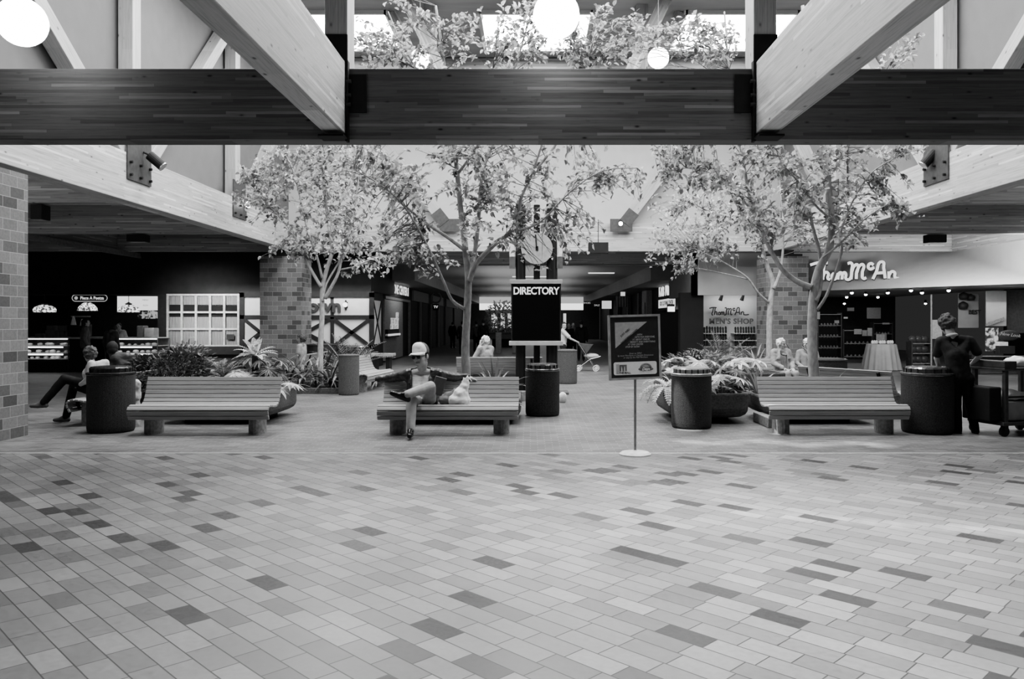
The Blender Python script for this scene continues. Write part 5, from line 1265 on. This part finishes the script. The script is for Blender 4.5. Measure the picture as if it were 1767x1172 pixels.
# ------------------------------------------------------------------ people
def remeshed(mb, name, mats, parent, base, voxel, smooth_it=4, cut=None, paint=None, bump=None):
    """fuse overlapping limb volumes into one continuous smooth surface"""
    me = bpy.data.meshes.new('tmp'); me.from_pydata(mb.v, [], mb.f); me.update()
    o = bpy.data.objects.new('tmp', me); COL.objects.link(o)
    r = o.modifiers.new('r', 'REMESH'); r.mode = 'VOXEL'; r.voxel_size = voxel
    if smooth_it: s = o.modifiers.new('s', 'SMOOTH'); s.iterations = smooth_it; s.factor = 0.5
    if bump:
        tx = bpy.data.textures.new('t', 'CLOUDS'); tx.noise_scale = bump[0]; d = o.modifiers.new('d', 'DISPLACE'); d.texture = tx; d.strength = bump[1]; d.mid_level = 0.5
    dg = bpy.context.evaluated_depsgraph_get(); nm = bpy.data.meshes.new_from_object(o.evaluated_get(dg)); bpy.data.objects.remove(o); bpy.data.meshes.remove(me)
    if cut:
        bm = bmesh.new(); bm.from_mesh(nm)
        kill = [f for f in bm.faces if cut(f.calc_center_median())]
        bmesh.ops.delete(bm, geom=kill, context='FACES'); bm.to_mesh(nm); bm.free()
    nm.materials.clear()
    for m in mats: nm.materials.append(m)
    for p in nm.polygons:
        p.use_smooth = True
        if paint: p.material_index = paint(p.center)
    nm.transform(Matrix.Translation(-Vector(base))); nm.name = name
    ob = bpy.data.objects.new(name, nm); COL.objects.link(ob); ob.parent = parent; return ob
SKIN = M('skin', 0.42, 0.5, 0, 0.1, 20); SKIND = M('skin_dark', 0.09, 0.5); EYE = M('eye_dark', 0.02, 0.3); LIP = M('lips', 0.2, 0.5)
def V(*a): return Vector(a)
UP = V(0, 0, 1)
def frame(f, up=UP):
    f = f.normalized(); r = f.cross(up).normalized(); u = r.cross(f); return f, r, u
def add_hand(mb, wr, d, n, side, s=1.0, curl=0.5):
    """palm, four unequal bent fingers and a thumb; d points along the hand, n out of the back of the hand"""
    d = d.normalized(); n = (n-d*n.dot(d)).normalized(); t = d.cross(n)*side
    pc = wr+d*0.05*s
    for k in (-1.2, 0, 1.2): mb.cone(wr+d*0.012*s+t*k*0.012*s, wr+d*0.085*s+t*k*0.019*s, 0.017*s, 0.0145*s, 8)
    for k, ln in ((-1.5, 0.062), (-0.5, 0.074), (0.5, 0.07), (1.5, 0.055)):
        a = wr+d*0.088*s+t*k*0.019*s; p = a
        dd = d.copy(); r0 = 0.0098*s
        for j in range(3):
            q = p+dd*ln*s*(0.45, 0.32, 0.25)[j]; mb.cone(p, q, r0, r0*0.9, 7); p = q; r0 *= 0.9
            dd = (dd-n*curl*(0.5+0.3*j)).normalized()
    p = wr+d*0.03*s+t*0.026*s; dd = (d*0.7+t*0.8-n*0.25).normalized()
    for j in range(2):
        q = p+dd*0.04*s; mb.cone(p, q, 0.0125*s, 0.0105*s, 7); p = q; dd = (dd+d*0.5-n*curl*0.3).normalized()
def person(label, J, top=None, bottom=None, shoe=None, hair=None, hair_kind='short', skin=None, s=1.0, vox=0.011, sleeves='long', jacket=None, jcut=None, cap=None, hands=True, glasses=False, cat='person', collar=None, belly=0.0, skirt=False, apron=None):
    """J: joint positions in world coordinates; clothing layers are children of the body's empty"""
    skin = skin or SKIN; base = V(J['pel'].x, J['pel'].y, 0)
    t = thing('person', label, cat, base)
    f, r, u = frame(J['face'], J.get('up', UP)); h = J['head']; hs = J.get('hs', 1.0); s0 = s; s = s*hs
    fb, rb, ub = frame((J['fwd']-UP*J['fwd'].dot(UP)))
    b = MB()
    # head with brow, nose, cheeks, jaw, ears
    Rm = Matrix((r, f, u)).transposed()
    b.ball(h+u*0.02*s, (0.076*s, 0.095*s, 0.108*s), 18, 14, Rm); b.ball(h+f*0.03*s-u*0.055*s, (0.057*s, 0.06*s, 0.062*s), 14, 10, Rm); b.ball(h+f*0.062*s-u*0.095*s, 0.026*s, 10, 8)
    b.cone(h+f*0.088*s+u*0.018*s, h+f*0.112*s-u*0.022*s, 0.011*s, 0.017*s, 8); b.cone(h+f*0.08*s+u*0.034*s-r*0.04*s, h+f*0.08*s+u*0.034*s+r*0.04*s, 0.016*s, 0.016*s, 8)
    for sg in (-1, 1):
        b.ball(h+r*sg*0.076*s-f*0.006*s, (0.011*s, 0.02*s, 0.033*s), 10, 8, Rm); b.ball(h+f*0.055*s+r*sg*0.038*s-u*0.022*s, 0.03*s, 10, 8)
    b.cone(h+f*0.083*s-u*0.058*s-r*0.016*s, h+f*0.083*s-u*0.058*s+r*0.016*s, 0.012*s, 0.012*s, 8)
    s = s0
    b.cone(h-u*0.07*s*hs-f*0.02*s, J['neck'], 0.055*s*hs, 0.065*s, 12)
    def torso(m, g):
        m.cone(J['hipL'], J['hipR'], 0.105*s+g, 0.105*s+g, 14); w_ = J['pel'].lerp(J['chest'], 0.5)+fb*belly*0.5
        m.cone(J['pel']+rb*0.055*s, w_+rb*0.05*s, 0.115*s+g, 0.11*s+g+belly*.5, 14); m.cone(J['pel']-rb*0.055*s, w_-rb*0.05*s, 0.115*s+g, 0.11*s+g+belly*.5, 14)
        m.cone(w_+rb*0.05*s, J['chest']+rb*0.06*s, 0.11*s+g+belly*.5, 0.118*s+g, 14); m.cone(w_-rb*0.05*s, J['chest']-rb*0.06*s, 0.11*s+g+belly*.5, 0.118*s+g, 14)
        for sd, sg in (('L', -1), ('R', 1)): m.cone(J['chest']+rb*sg*0.055*s, J['sh'+sd]*0.85+J['neck']*0.15, 0.11*s+g, 0.06*s+g, 12); m.cone(J['neck']-UP*0.02*s, J['sh'+sd], 0.052*s+g*.6, 0.056*s+g, 12)
    def arm(m, sd, g, upto=2):
        a, e, w_ = J['sh'+sd], J['el'+sd], J['wr'+sd]
        if upto >= 2: m.cone(a, e, 0.055*s+g, 0.044*s+g, 12); m.cone(e, w_, 0.044*s+g, 0.031*s+g*.9, 12)
        else: m.cone(a, a.lerp(e, 0.72), 0.058*s+g, 0.058*s+g*1.5, 12)
    def leg(m, sd, g, short=1.0):
        a, k, n_ = J['hip'+sd], J['kn'+sd], J['an'+sd]; m.cone(a, k, 0.092*s+g, 0.06*s+g, 14); m.cone(k, k.lerp(n_, 0.35), 0.06*s+g, 0.058*s+g, 12); m.cone(k.lerp(n_, 0.35), n_, 0.058*s+g, 0.04*s+g*1.6, 12)
    torso(b, -0.008)
    for sd, sg in (('L', -1), ('R', 1)):
        arm(b, sd, -0.004); leg(b, sd, -0.01); b.cone(J['an'+sd], J['an'+sd].lerp(J['to'+sd], 0.35), 0.03*s, 0.02*s, 10)
        if hands: 
            hd = J.get('hd'+sd, (J['wr'+sd]-J['el'+sd])); hn = J.get('hn'+sd, rb*sg); add_hand(b, J['wr'+sd], hd, hn, J.get('ts'+sd, 1), s, J.get('curl', .35))
    s = s0*hs
    eyes = [h+f*0.092*s+r*sg*0.033*s+u*0.008*s for sg in (-1, 1)]; mo = h+f*0.094*s-u*0.058*s
    def paint(c):
        if min((c-e).length for e in eyes) < 0.0145*s: return 1
        if abs((c-mo).dot(u)) < 0.007*s and abs((c-mo).dot(r)) < 0.028*s and (c-mo).dot(f) > -0.02*s: return 2
        return 0
    remeshed(b, 'body', [skin, EYE, LIP], t, base, vox*0.7 if hands else vox, 2, None, paint)
    s = s0
    if bottom:
        m = MB(); m.cone(J['hipL'], J['hipR'], 0.115*s, 0.115*s, 14); m.cone(J['pel']+rb*0.055*s, J['pel']+rb*0.05*s+(J['chest']-J['pel'])*0.28, 0.122*s, 0.118*s); m.cone(J['pel']-rb*0.055*s, J['pel']-rb*0.05*s+(J['chest']-J['pel'])*0.28, 0.122*s, 0.118*s)
        if skirt:
            k = (J['knL']+J['knR'])/2
            for q in (0.2, .5, .8, 1.05): 
                c = J['pel'].lerp(k, q); m.cone(c-rb*0.1*s, c+rb*0.1*s, 0.12*s, 0.12*s)
        else:
            for sd in 'LR': leg(m, sd, 0.012)
        remeshed(m, 'skirt' if skirt else 'trousers', [bottom], t, base, vox, 3, (lambda c: min((c-J['anL']).length, (c-J['anR']).length) < 0.02) if False else None, None, (0.11, 0.012))
    if shoe:
        for sd in 'LR':
            m = MB(); a, o = J['an'+sd], J['to'+sd]; dn = J.get('sole'+sd, -UP); d = (o-a); d = (d-dn*d.dot(dn)).normalized()
            hl = a+dn*0.055*s-d*0.035*s
            m.cone(a+dn*0.0*s, hl, 0.045*s, 0.036*s, 10); m.cone(hl, hl+d*0.13*s, 0.036*s, 0.043*s, 10); m.cone(hl+d*0.13*s, hl+d*0.225*s+dn*0.004*s, 0.043*s, 0.033*s, 10); m.cone(a, hl+d*0.12*s-dn*0.02*s, 0.042*s, 0.035*s, 10)
            remeshed(m, 'shoe', [shoe], t, base, vox, 2)
    if top:
        m = MB(); torso(m, 0.006)
        for sd in 'LR': arm(m, sd, 0.008, 2 if sleeves == 'long' else 1)
        remeshed(m, 'shirt', [top], t, base, vox, 3, None, None, (0.09, 0.014))
    if jacket:
        m = MB(); torso(m, 0.026)
        for sd in 'LR': arm(m, sd, 0.02)
        if jcut:
            for sg in (-1, 1): m.cone(J['neck']+rb*sg*0.05*s+fb*0.05*s, J['chest']+rb*sg*0.13*s+fb*0.13*s, 0.04*s, 0.035*s); m.cone(J['neck']+rb*sg*0.07*s-UP*.01, J['neck']+rb*sg*0.03*s-fb*0.07*s, 0.045*s, 0.045*s)
        o = remeshed(m, 'jacket', [jacket], t, base, vox, 3, jcut, None, (0.08, 0.024))
        sd_ = o.modifiers.new('s', 'SOLIDIFY'); sd_.thickness = 0.008
    if collar:
        m = MB(); q = J['neck']+UP*0.005*s; m.tube([q+(rb*math.cos(a)*0.068+fb*math.sin(a)*0.062)*s+UP*(-0.02*math.sin(a))*s for a in [2*PI*k/16 for k in range(17)]], 0.022*s, 8); m.build('collar', collar, t, smooth=True).location = -base
    if apron:
        m = MB(); m.ball(J['chest'].lerp(J['pel'], .5)+fb*0.11*s, (0.14*s, 0.05*s, 0.28*s), 14, 10, Matrix((rb, fb, ub)).transposed()); m.build('apron', apron, t, smooth=True).location = -base
    s = s0*hs
    if hair:
        m = MB(); rr = random.Random(hash(label) & 1023 if False else len(label)); c = h+u*0.026*s-f*0.012*s
        rad = {'short': (0.082, 0.1, 0.108), 'curly': (0.098, 0.108, 0.115), 'long': (0.088, 0.104, 0.112), 'white': (0.088, 0.104, 0.112)}[hair_kind]
        m.ball(c, [x*s for x in rad], 18, 14, Rm)
        if hair_kind == 'long': m.cone(c-f*0.04*s, c-f*0.055*s-u*0.17*s, 0.085*s, 0.06*s, 12)
        if hair_kind in ('curly', 'white'):
            for k in range(110 if hair_kind == 'curly' else 60):
                v = rv(rr).normalized(); m.ball(c+r*v.x*rad[0]*s+f*v.y*rad[1]*s+u*v.z*rad[2]*s, rr.uniform(0.012, 0.024)*s, 6, 5)
        lo = {'short': -0.035, 'curly': -0.11, 'long': -0.3, 'white': -0.07}[hair_kind]
        def hcut(p):
            q = p-h; a, b_ = q.dot(f)/s, q.dot(u)/s
            return (a > 0.028 and b_ < 0.068) or b_ < lo or (a > (0.02 if hair_kind == 'curly' else -0.012) and b_ < -0.015)
        o = remeshed(m, 'hair', [hair], t, base, max(0.008, vox*0.8), 1, hcut)
        o.modifiers.new('s', 'SOLIDIFY').thickness = 0.012
    if cap:
        c = h+u*0.055*s; cm = MB()
        cm.ball(c+u*0.012*s, (0.09*s, 0.11*s, 0.1*s), 20, 14, Rm); cm.ball(c+f*0.05*s+u*0.048*s, (0.068*s, 0.055*s, 0.065*s), 14, 10, Rm)
        cb_ = remeshed(cm, 'cap', list(cap[:2]), t, base, vox*0.8, 3, lambda p: (p-c).dot(u) < -0.012*s, lambda p: 0 if (p-c).dot(f) > 0.015*s else 1)
        cb_.modifiers.new('s', 'SOLIDIFY').thickness = 0.006
        br = MB(); n_ = 14; vs = []
        for k in range(n_+1):
            a = PI*k/n_; x = math.cos(a); y = math.sin(a)
            vs += [r*x*0.084*s+f*(0.045+y*0.06)*s-u*0.004*s, r*x*0.08*s+f*(0.06+y*0.135)*s-u*(0.012+0.02*abs(x))*s]
        br.add([c+v for v in vs], [(2*k, 2*k+2, 2*k+3, 2*k+1) for k in range(n_)])
        o = br.build('brim', cap[2] if len(cap) > 2 else cap[0], cb_, smooth=True); o.location = -base; o.modifiers.new('s', 'SOLIDIFY').thickness = 0.008
    if glasses:
        m = MB()
        for e in eyes: m.ball(e+f*0.014*s-u*0.002*s, (0.026*s, 0.006*s, 0.021*s), 12, 8, Rm)
        m.tube([eyes[0]+f*0.018*s+u*.008*s, eyes[1]+f*0.018*s+u*.008*s], 0.004*s, 6)
        for e, sg in zip(eyes, (-1, 1)): m.tube([e+r*sg*0.024*s+f*0.01*s+u*.006*s, h+r*sg*0.082*s-f*0.01*s+u*0.012*s], 0.003*s, 6)
        m.build('glasses', M('dark_lens', 0.015, 0.15), t, smooth=True).location = -base
    return t
def joints_stand(x, y, fd, h=1.72, arms=(0.04, 0.0)):
    f = V(*fd, 0).normalized(); r = f.cross(UP); b = V(x, y, 0); J = {'fwd': f, 'face': f}
    J['pel'] = b+UP*0.53*h; J['chest'] = b+UP*0.72*h; J['neck'] = b+UP*0.845*h-f*0.01; J['head'] = b+UP*0.925*h+f*0.025
    for sd, sg in (('L', -1), ('R', 1)):
        J['sh'+sd] = b+UP*0.815*h+r*sg*0.108*h; J['el'+sd] = b+UP*0.635*h+r*sg*(0.125*h+arms[0])-f*0.03; J['wr'+sd] = b+UP*0.485*h+r*sg*(0.125*h+arms[0])+f*(0.06+arms[1])
        J['hip'+sd] = b+UP*0.515*h+r*sg*0.05*h; J['kn'+sd] = b+UP*0.285*h+r*sg*0.055*h+f*0.02; J['an'+sd] = b+UP*0.052*h+r*sg*0.06*h; J['to'+sd] = J['an'+sd]+f*0.16-UP*0.05
    return J
def joints_sit(x, y, fd, seat=0.42, s=1.0, lean=0.08, spread=0.1):
    f = V(*fd, 0).normalized(); r = f.cross(UP); b = V(x, y, seat); J = {'fwd': f, 'face': f}
    J['pel'] = b+UP*0.12*s; J['chest'] = b+UP*0.43*s-f*lean; J['neck'] = b+UP*0.62*s-f*lean*1.1; J['head'] = b+UP*0.76*s-f*lean*0.8
    for sd, sg in (('L', -1), ('R', 1)):
        J['sh'+sd] = b+UP*0.57*s-f*lean+r*sg*0.185*s; J['el'+sd] = b+UP*0.32*s+r*sg*0.24*s+f*0.04*s; J['wr'+sd] = b+UP*0.22*s+r*sg*0.12*s+f*0.27*s
        J['hip'+sd] = b+UP*0.1*s+r*sg*0.085*s; J['kn'+sd] = b+UP*0.1*s+r*sg*spread+f*0.43*s; J['an'+sd] = V(b.x, b.y, 0)+UP*0.095+r*sg*spread+f*0.46*s; J['to'+sd] = J['an'+sd]+f*0.16-UP*0.06
        J['hn'+sd] = UP
    return J
LEATHER = M('leather_jacket', 0.035, 0.35, 0, 0.7, 14, 0.6); KNIT = GLUE('striped_shirt', 0.62, 0.3, row=0.035, knots=False, rough=0.9); SLACKS = M('grey_slacks', 0.36, 0.8, 0, 0.2, 10)
BSHOE = M('black_shoe', 0.012, 0.2, 0, 0.2, 8); CAPW = M('white_cap', 0.9, 0.7); CAPD = M('cap_mesh', 0.12, 0.8); CLD = M('dark_clothing', 0.02, 0.85, 0, 0.4, 8); CLB = M('black_trousers', 0.008, 0.8, 0, 0.3, 8)
CLL = M('light_clothing', 0.5, 0.8, 0, 0.12, 8); CLG = M('grey_clothing', 0.12, 0.85, 0, 0.3, 8); CLP = M('pale_coat', 0.3, 0.8, 0, 0.15, 8); HAIRD = M('dark_hair', 0.015, 0.6, 0, 0.4, 40); HAIRM = M('brown_hair', 0.07, 0.7, 0, 0.6, 40); HAIRW = M('white_hair', 0.72, 0.7, 0, 0.2, 40)
SUEDE = M('grey_slacks2', 0.1, 0.8)
# --- the man in the white cap on the middle bench
J = {}
J['fwd'] = V(0, -1, 0); J['face'] = V(-0.42, -0.9, -0.06); J['up'] = V(-0.06, 0.08, 1)
J['pel'] = P(729, 690, 12.12); J['chest'] = P(727, 661, 12.2); J['neck'] = P(728, 638, 12.2); J['head'] = P(727, 616, 12.1); J['hs'] = 1.22
J['shR'] = P(700, 648, 12.22); J['shL'] = P(759, 647, 12.22); J['elR'] = P(673, 653, 12.34); J['elL'] = P(784, 651, 12.34); J['wrR'] = P(652, 655, 12.38); J['wrL'] = P(806, 650.5, 12.36)
J['hdR'] = V(-0.55, -0.1, -0.8); J['hnR'] = V(-0.8, -0.3, 0.5); J['tsR'] = -1; J['hdL'] = V(0.95, -0.1, -0.25); J['hnL'] = V(0.1, -0.2, 1); J['tsL'] = 1; J['curl'] = 0.45
J['hipR'] = P(719, 694, 12.1); J['hipL'] = P(740, 694, 12.1); J['knR'] = P(710, 690, 11.62); J['anR'] = P(709, 741, 11.45); J['toR'] = V(XA(707, 11.25), 11.2, 0.05)
J['knL'] = P(743, 667, 11.72); J['anL'] = P(703, 681, 11.44); J['toL'] = P(682, 692, 11.38); J['soleL'] = V(-0.35, -0.15, -0.85).normalized()
jx = J['chest'].x
person('man in white cap and dark leather jacket lounging on the middle bench', J, KNIT, SLACKS, BSHOE, HAIRD, 'short', None, 1.12, 0.011, 'long', LEATHER,
       lambda c: c.y < J['chest'].y-0.02 and abs(c.x-jx) < 0.135+0.06*max(0, c.z-J['chest'].z), (CAPW, CAPD, CAPW), True, True, belly=0.05)
# --- standing man by the right can, seen from behind
J = joints_stand(6.52, 12.05, (-0.25, 1), 1.74)
J['head'] = P(1634, 560, 12.12); J['neck'] = P(1642, 580, 12.05); J['chest'] = P(1650, 612, 12.02); J['face'] = V(-0.12, 1.0, -0.3); J['hs'] = 1.08; J['pel'] = P(1656, 652, 12.0)
J['shL'] = P(1622, 589, 12.08); J['shR'] = P(1674, 588, 12.02); J['elL'] = P(1616, 618, 12.2); J['wrL'] = P(1622, 640, 12.35); J['elR'] = P(1690, 615, 12.0); J['wrR'] = P(1676, 629, 12.2)
J['hipL'] = P(1647, 655, 12.0); J['hipR'] = P(1667, 655, 12.0); J['knL'] = P(1650, 700, 12.0); J['anL'] = P(1653, 744, 11.97); J['toL'] = J['anL']+V(-0.04, 0.16, -0.05); J['knR'] = P(1674, 700, 12.0); J['anR'] = P(1683, 743, 11.97); J['toR'] = J['anR']+V(0.06, 0.16, -0.05)
person('curly-haired man in dark shirt and black trousers standing with his back turned', J, CLD, CLB, BSHOE, M('curly_hair', 0.06, 0.7, 0, 0.6, 40), 'curly', None, 1.04, 0.012, 'short', collar=CLL)
# --- two people on the bench at the left
J = joints_sit(-7.12, 13.2, (-1, 0.1), 0.43, 0.98, -0.04)
J['knL'] = V(-7.62, 13.3, 0.62); J['knR'] = V(-7.66, 13.1, 0.74); J['anR'] = V(-7.95, 13.02, 0.36); J['toR'] = V(-8.12, 13.0, 0.26); J['anL'] = V(-7.72, 13.25, 0.1); J['toL'] = V(-7.9, 13.25, 0.04)
J['head'] = P(155, 612, 13.2); J['neck'] = P(158, 629, 13.2); J['chest'] = P(160, 645, 13.2); J['face'] = V(-0.85, 0.5, 0)
person('seated woman with curly hair and pale top, legs crossed, on the left-facing bench', J, CLL, CLB, CLG, HAIRM, 'curly', None, 1.0, 0.012)
J = joints_sit(-7.1, 14.0, (-0.6, 0.8), 0.45, 1.0, 0.0)
J['head'] = P(194, 606, 14.0); J['face'] = V(-0.4, 0.9, 0)
person('man in dark cap and coat seated, back turned, behind the left trash can', J, CLG, CLB, BSHOE, HAIRD, 'short', SKIND, 1.05, 0.013, 'long', M('dark_coat', 0.035, 0.8, 0, 0.4, 8), None, (CAPD, CLD, CLD), False)
# --- woman behind the left tree
J = joints_sit(-6.3, 22.0, (-1, 0.1), 0.43, 1.0, -0.02); J['face'] = V(-1, -0.1, 0); J['hs'] = 1.1
person('seated woman with short hair and pale top behind the left tree', J, M('light_top', 0.3, 0.8), CLG, CLD, HAIRM, 'curly', None, 1.0, 0.014, 'short', hands=False)
# --- old person behind the middle tree
J = joints_sit(-1.15, 19.75, (-0.7, 0.7), 0.43, 1.0, 0.06); J['face'] = V(-0.95, -0.2, -0.1); J['wrL'] = J['head']+V(-0.12, -0.1, -0.12); J['elL'] = J['chest']+V(-0.28, -0.15, -0.12); J['hdL'] = V(0.1, 0.1, 1)
person('white-haired person in a pale jacket, hand to face, behind the middle tree', J, CLP, CLG, CLD, HAIRW, 'white', None, 1.02, 0.013, 'long', CLP)
# --- woman pushing a stroller
J = joints_stand(1.12, 27.0, (1, -0.15), 1.66, (0.0, 0.1)); J['face'] = V(0.35, -0.9, 0)
for sd, dy in (('L', 0.12), ('R', -0.12)): J['wr'+sd] = V(1.62, 26.95+dy, 0.98); J['el'+sd] = V(1.36, 26.95+dy*1.6, 1.1)
person('woman in a white short-sleeved top pushing a stroller right of the directory', J, CLL, CLD, CLG, HAIRD, 'long', None, 1.0, 0.014, 'short', hands=False)
# --- elderly couple on the right
J = joints_sit(5.72, 18.1, (0.25, -1), 0.42, 0.98, 0.05); J['face'] = V(0.75, -0.6, -0.1)
person('white-haired woman in an open pale coat seated left of the big right trunk', J, M('grey_knit', 0.2, 0.8), CLP, CLG, HAIRW, 'white', None, 1.0, 0.013, 'long', CLP, lambda c: c.y < 18.05 and abs(c.x-5.74) < 0.08 and c.z < 1.02)
J = joints_sit(6.32, 18.15, (-0.2, -1), 0.42, 0.98, 0.05); J['face'] = V(-0.75, -0.6, -0.05); J['wrL'] = J['neck']+V(-0.08, -0.2, -0.02)
person('white-haired person in a pale top and dark scarf, half hidden behind the big right trunk', J, CLP, CLG, CLG, HAIRW, 'white', None, 1.0, 0.013, 'long')
# --- people far down the passage
for i, (px, Y, fd, h, nm, mt) in enumerate(((798, 40, (0, 1), 1.7, 'dark figure walking away just left of the middle trunk', CLD), (822, 43, (0.1, 1), 1.7, 'dark figure walking in the passage right of the middle trunk', CLG), (834, 41, (0, 1), 1.78, 'taller dark figure walking beside another right of the middle trunk', CLD),
        (982, 36, (-0.2, -1), 1.6, 'dark-haired figure behind the woman with the stroller', CLD), (989, 39, (0, -1), 1.62, 'pale-faced figure in the passage between two dark figures', CLG), (1003, 34, (0, 1), 1.72, 'tall figure in black walking away beyond the stroller', CLB), (545, 45, (0, 1), 1.7, '', CLD), (781, 50, (0.3, 1), 1.65, 'dim figure far down the passage left of the middle trunk', CLD))):
    if not nm: continue
    person(nm, joints_stand(XA(px, Y), Y, fd, h), mt, CLB, BSHOE, HAIRD, 'short', None, 1.0, 0.018, 'long', hands=False)
# --- cafe
J = joints_stand(XA(147, 25.7), 25.7, (0.8, 0.5), 1.78)
person('customer in a grey jacket standing at the dark cafe counter', J, CLG, CLB, BSHOE, HAIRD, 'long', None, 1.04, 0.015, 'long', M('jacket_mid', 0.1, 0.8, 0, 0.2, 8), None, hands=False)
J = joints_stand(XA(192, 25.7), 25.7, (0.1, 1), 1.6); J['head'] += V(0.02, 0.14, -0.04)
person('customer in dark grey seen from behind at the second display case', J, M('jacket_mid2', 0.055, 0.8, 0, 0.2, 8), CLB, BSHOE, HAIRD, 'short', SKIND, 1.06, 0.015, 'long', hands=False)
J = joints_stand(XA(206, 27.9), 27.9, (0, -1), 1.62)
person('cafe worker in a white shirt behind the second display case', J, CLL, CLD, BSHOE, HAIRD, 'short', None, 1.0, 0.014, 'short', hands=False)
# --- stroller
t = thing('stroller', 'light folding stroller with a bundle pushed by the woman in white', 'stroller', (1.95, 26.95, 0), -0.15)
m = MB()
for s in (-1, 1):
    m.tube([(-0.34, s*0.2, 1.0), (-0.28, s*0.2, 0.92), (0.25, s*0.2, 0.12)], 0.014, 8); m.tube([(0.42, s*0.2, 0.5), (0.1, s*0.2, 0.42), (-0.3, s*0.2, 0.12)], 0.014, 8)
m.tube([(-0.3, -0.2, 0.2), (-0.3, 0.2, 0.2)], 0.012, 6).tube([(0.25, -0.2, 0.16), (0.25, 0.2, 0.16)], 0.012, 6).build('frame', CHROME, t)
MB().add([(-0.32, -0.19, 0.9), (-0.32, 0.19, 0.9), (-0.05, 0.19, 0.42), (-0.05, -0.19, 0.42), (0.35, 0.19, 0.48), (0.35, -0.19, 0.48)], [(0, 1, 2, 3), (3, 2, 4, 5)]).build('seat', M('stroller_cloth', 0.25, 0.8), t)
MB().add([(-0.3, -0.2, 0.95), (-0.3, 0.2, 0.95), (0.18, 0.22, 0.9), (0.18, -0.22, 0.9), (-0.02, 0.2, 0.62), (-0.02, -0.2, 0.62)], [(0, 1, 2, 3), (1, 4, 2), (0, 3, 5)]).build('hood', M('stroller_hood', 0.07, 0.8), t)
for x in (-0.3, 0.28):
    for s in (-1, 1):
        w_ = MB().tube([(x+0.09*math.cos(a), s*0.2, 0.105+0.09*math.sin(a)) for a in [2*PI*k/18 for k in range(19)]], 0.016, 6).cyl((x, s*0.2-0.012, 0.105), (x, s*0.2+0.012, 0.105), 0.05, n=12).build('wheel', M('pale_wheel', 0.6, 0.5), t)
m = MB().ball((0.12, 0, 0.52), (0.26, 0.17, 0.09), 14, 8); o = m.build('blanket', CLL, None, smooth=True, loc=t.location); tag(o, 'pale bundled blanket lying in the stroller', 'blanket')
# ------------------------------------------------------------------ lamps and added fills that light the place
area((X0, 28.05, 3.9), (0, 0, 0), 10, 0.3, 60, 'fill_passage')
for yy in (38, 50, 62): area((0, yy, 3.9), (0, 0, 0), 6, 3, 30, 'passage_light')
area((0, 71, 3.6), (0, 0, 0), 8, 3, 200, 'passage_end_light')
area((-8.2, 27.55, 2.9), (math.radians(12), 0, 0), 6.5, 0.15, 60, 'tudor_wash')
area((-14.5, 29.6, 2.9), (0, 0, 0), 4, 1.5, 25, 'cafe_light')
area((7.6, 29.6, 2.8), (0, 0, 0), 1.8, 0.3, 22, 'shoe_wall_light')
area((12.2, 31.5, 2.75), (0, 0, 0), 4, 4, 70, 'shoe_shop_light')
area((15.0, 25.0, 2.7), (math.radians(-20), 0, 0), 2, 2, 45, 'shop_panel_light')
area((12.3, 22.5, 2.9), (math.radians(110), 0, math.radians(-40)), 4, 0.4, 260, 'fascia_wash')
area((-5.3, 35.5, 3.2), (0, math.radians(35), 0), 0.3, 3, 22, 'phone_shop_light')
# added narrow-spread lamp, no skylight there, brightens the paving in front
area((X0+1.8, 6.3, 9.7), (0, 0, 0), 5, 5, 380, 'paving_fill', math.radians(50))
def spot(loc, tgt, power, ang, blend=0.15, rad=0.02, name='sun_patch_spot'):
    l = bpy.data.lights.new(name, 'SPOT'); l.energy = power; l.spot_size = math.radians(ang); l.spot_blend = blend; l.shadow_soft_size = rad
    o = bpy.data.objects.new(name, l); COL.objects.link(o); o.location = loc
    o.rotation_euler = (Vector(tgt)-Vector(loc)).to_track_quat('-Z', 'Y').to_euler(); return o
sp = bpy.data.lights.new('sun', 'SUN'); sp.energy = 0.0

# added lamps without fixtures brighten the aisles, the cafe window and the passage ceiling
for sg, cx, pw_ in ((-1, CL, 150), (1, CR, 190)):
    area((cx+sg*6.0, 11.0, 3.2), (math.radians(100), 0, 0), 9, 1.2, pw_, 'aisle_fill')
area((-11.3, 24.2, 3.4), (math.radians(66), 0, 0), 2.0, 0.5, 60, 'window_fill', math.radians(60))
for yy in (37, 46, 56): area((0, yy, 2.3), (PI, 0, 0), 5, 6, 110, 'passage_ceiling_fill')
# added spots imitate sun shafts on the paving and benches at the right
for k in range(11):
    g = G(1190+k*33, 762+3*math.sin(k*1.3)+k*0.6); spot((g.x-3.0, g.y+1.5, 9.5), g, 7500, 2.9, 1.0)
for k in range(12):
    g = G(1300+k*45, 886+k*3.4); spot((g.x-3.0, g.y+1.5, 9.5), g, 5000, 2.3, 1.0)
spot((-2.2, 12.4, 9.6), P(1166, 690, 12.4), 16000, 2.2, 0.5)
spot((-0.5, 12.4, 9.6), P(1343, 740, 11.9), 16000, 1.4, 0.5)
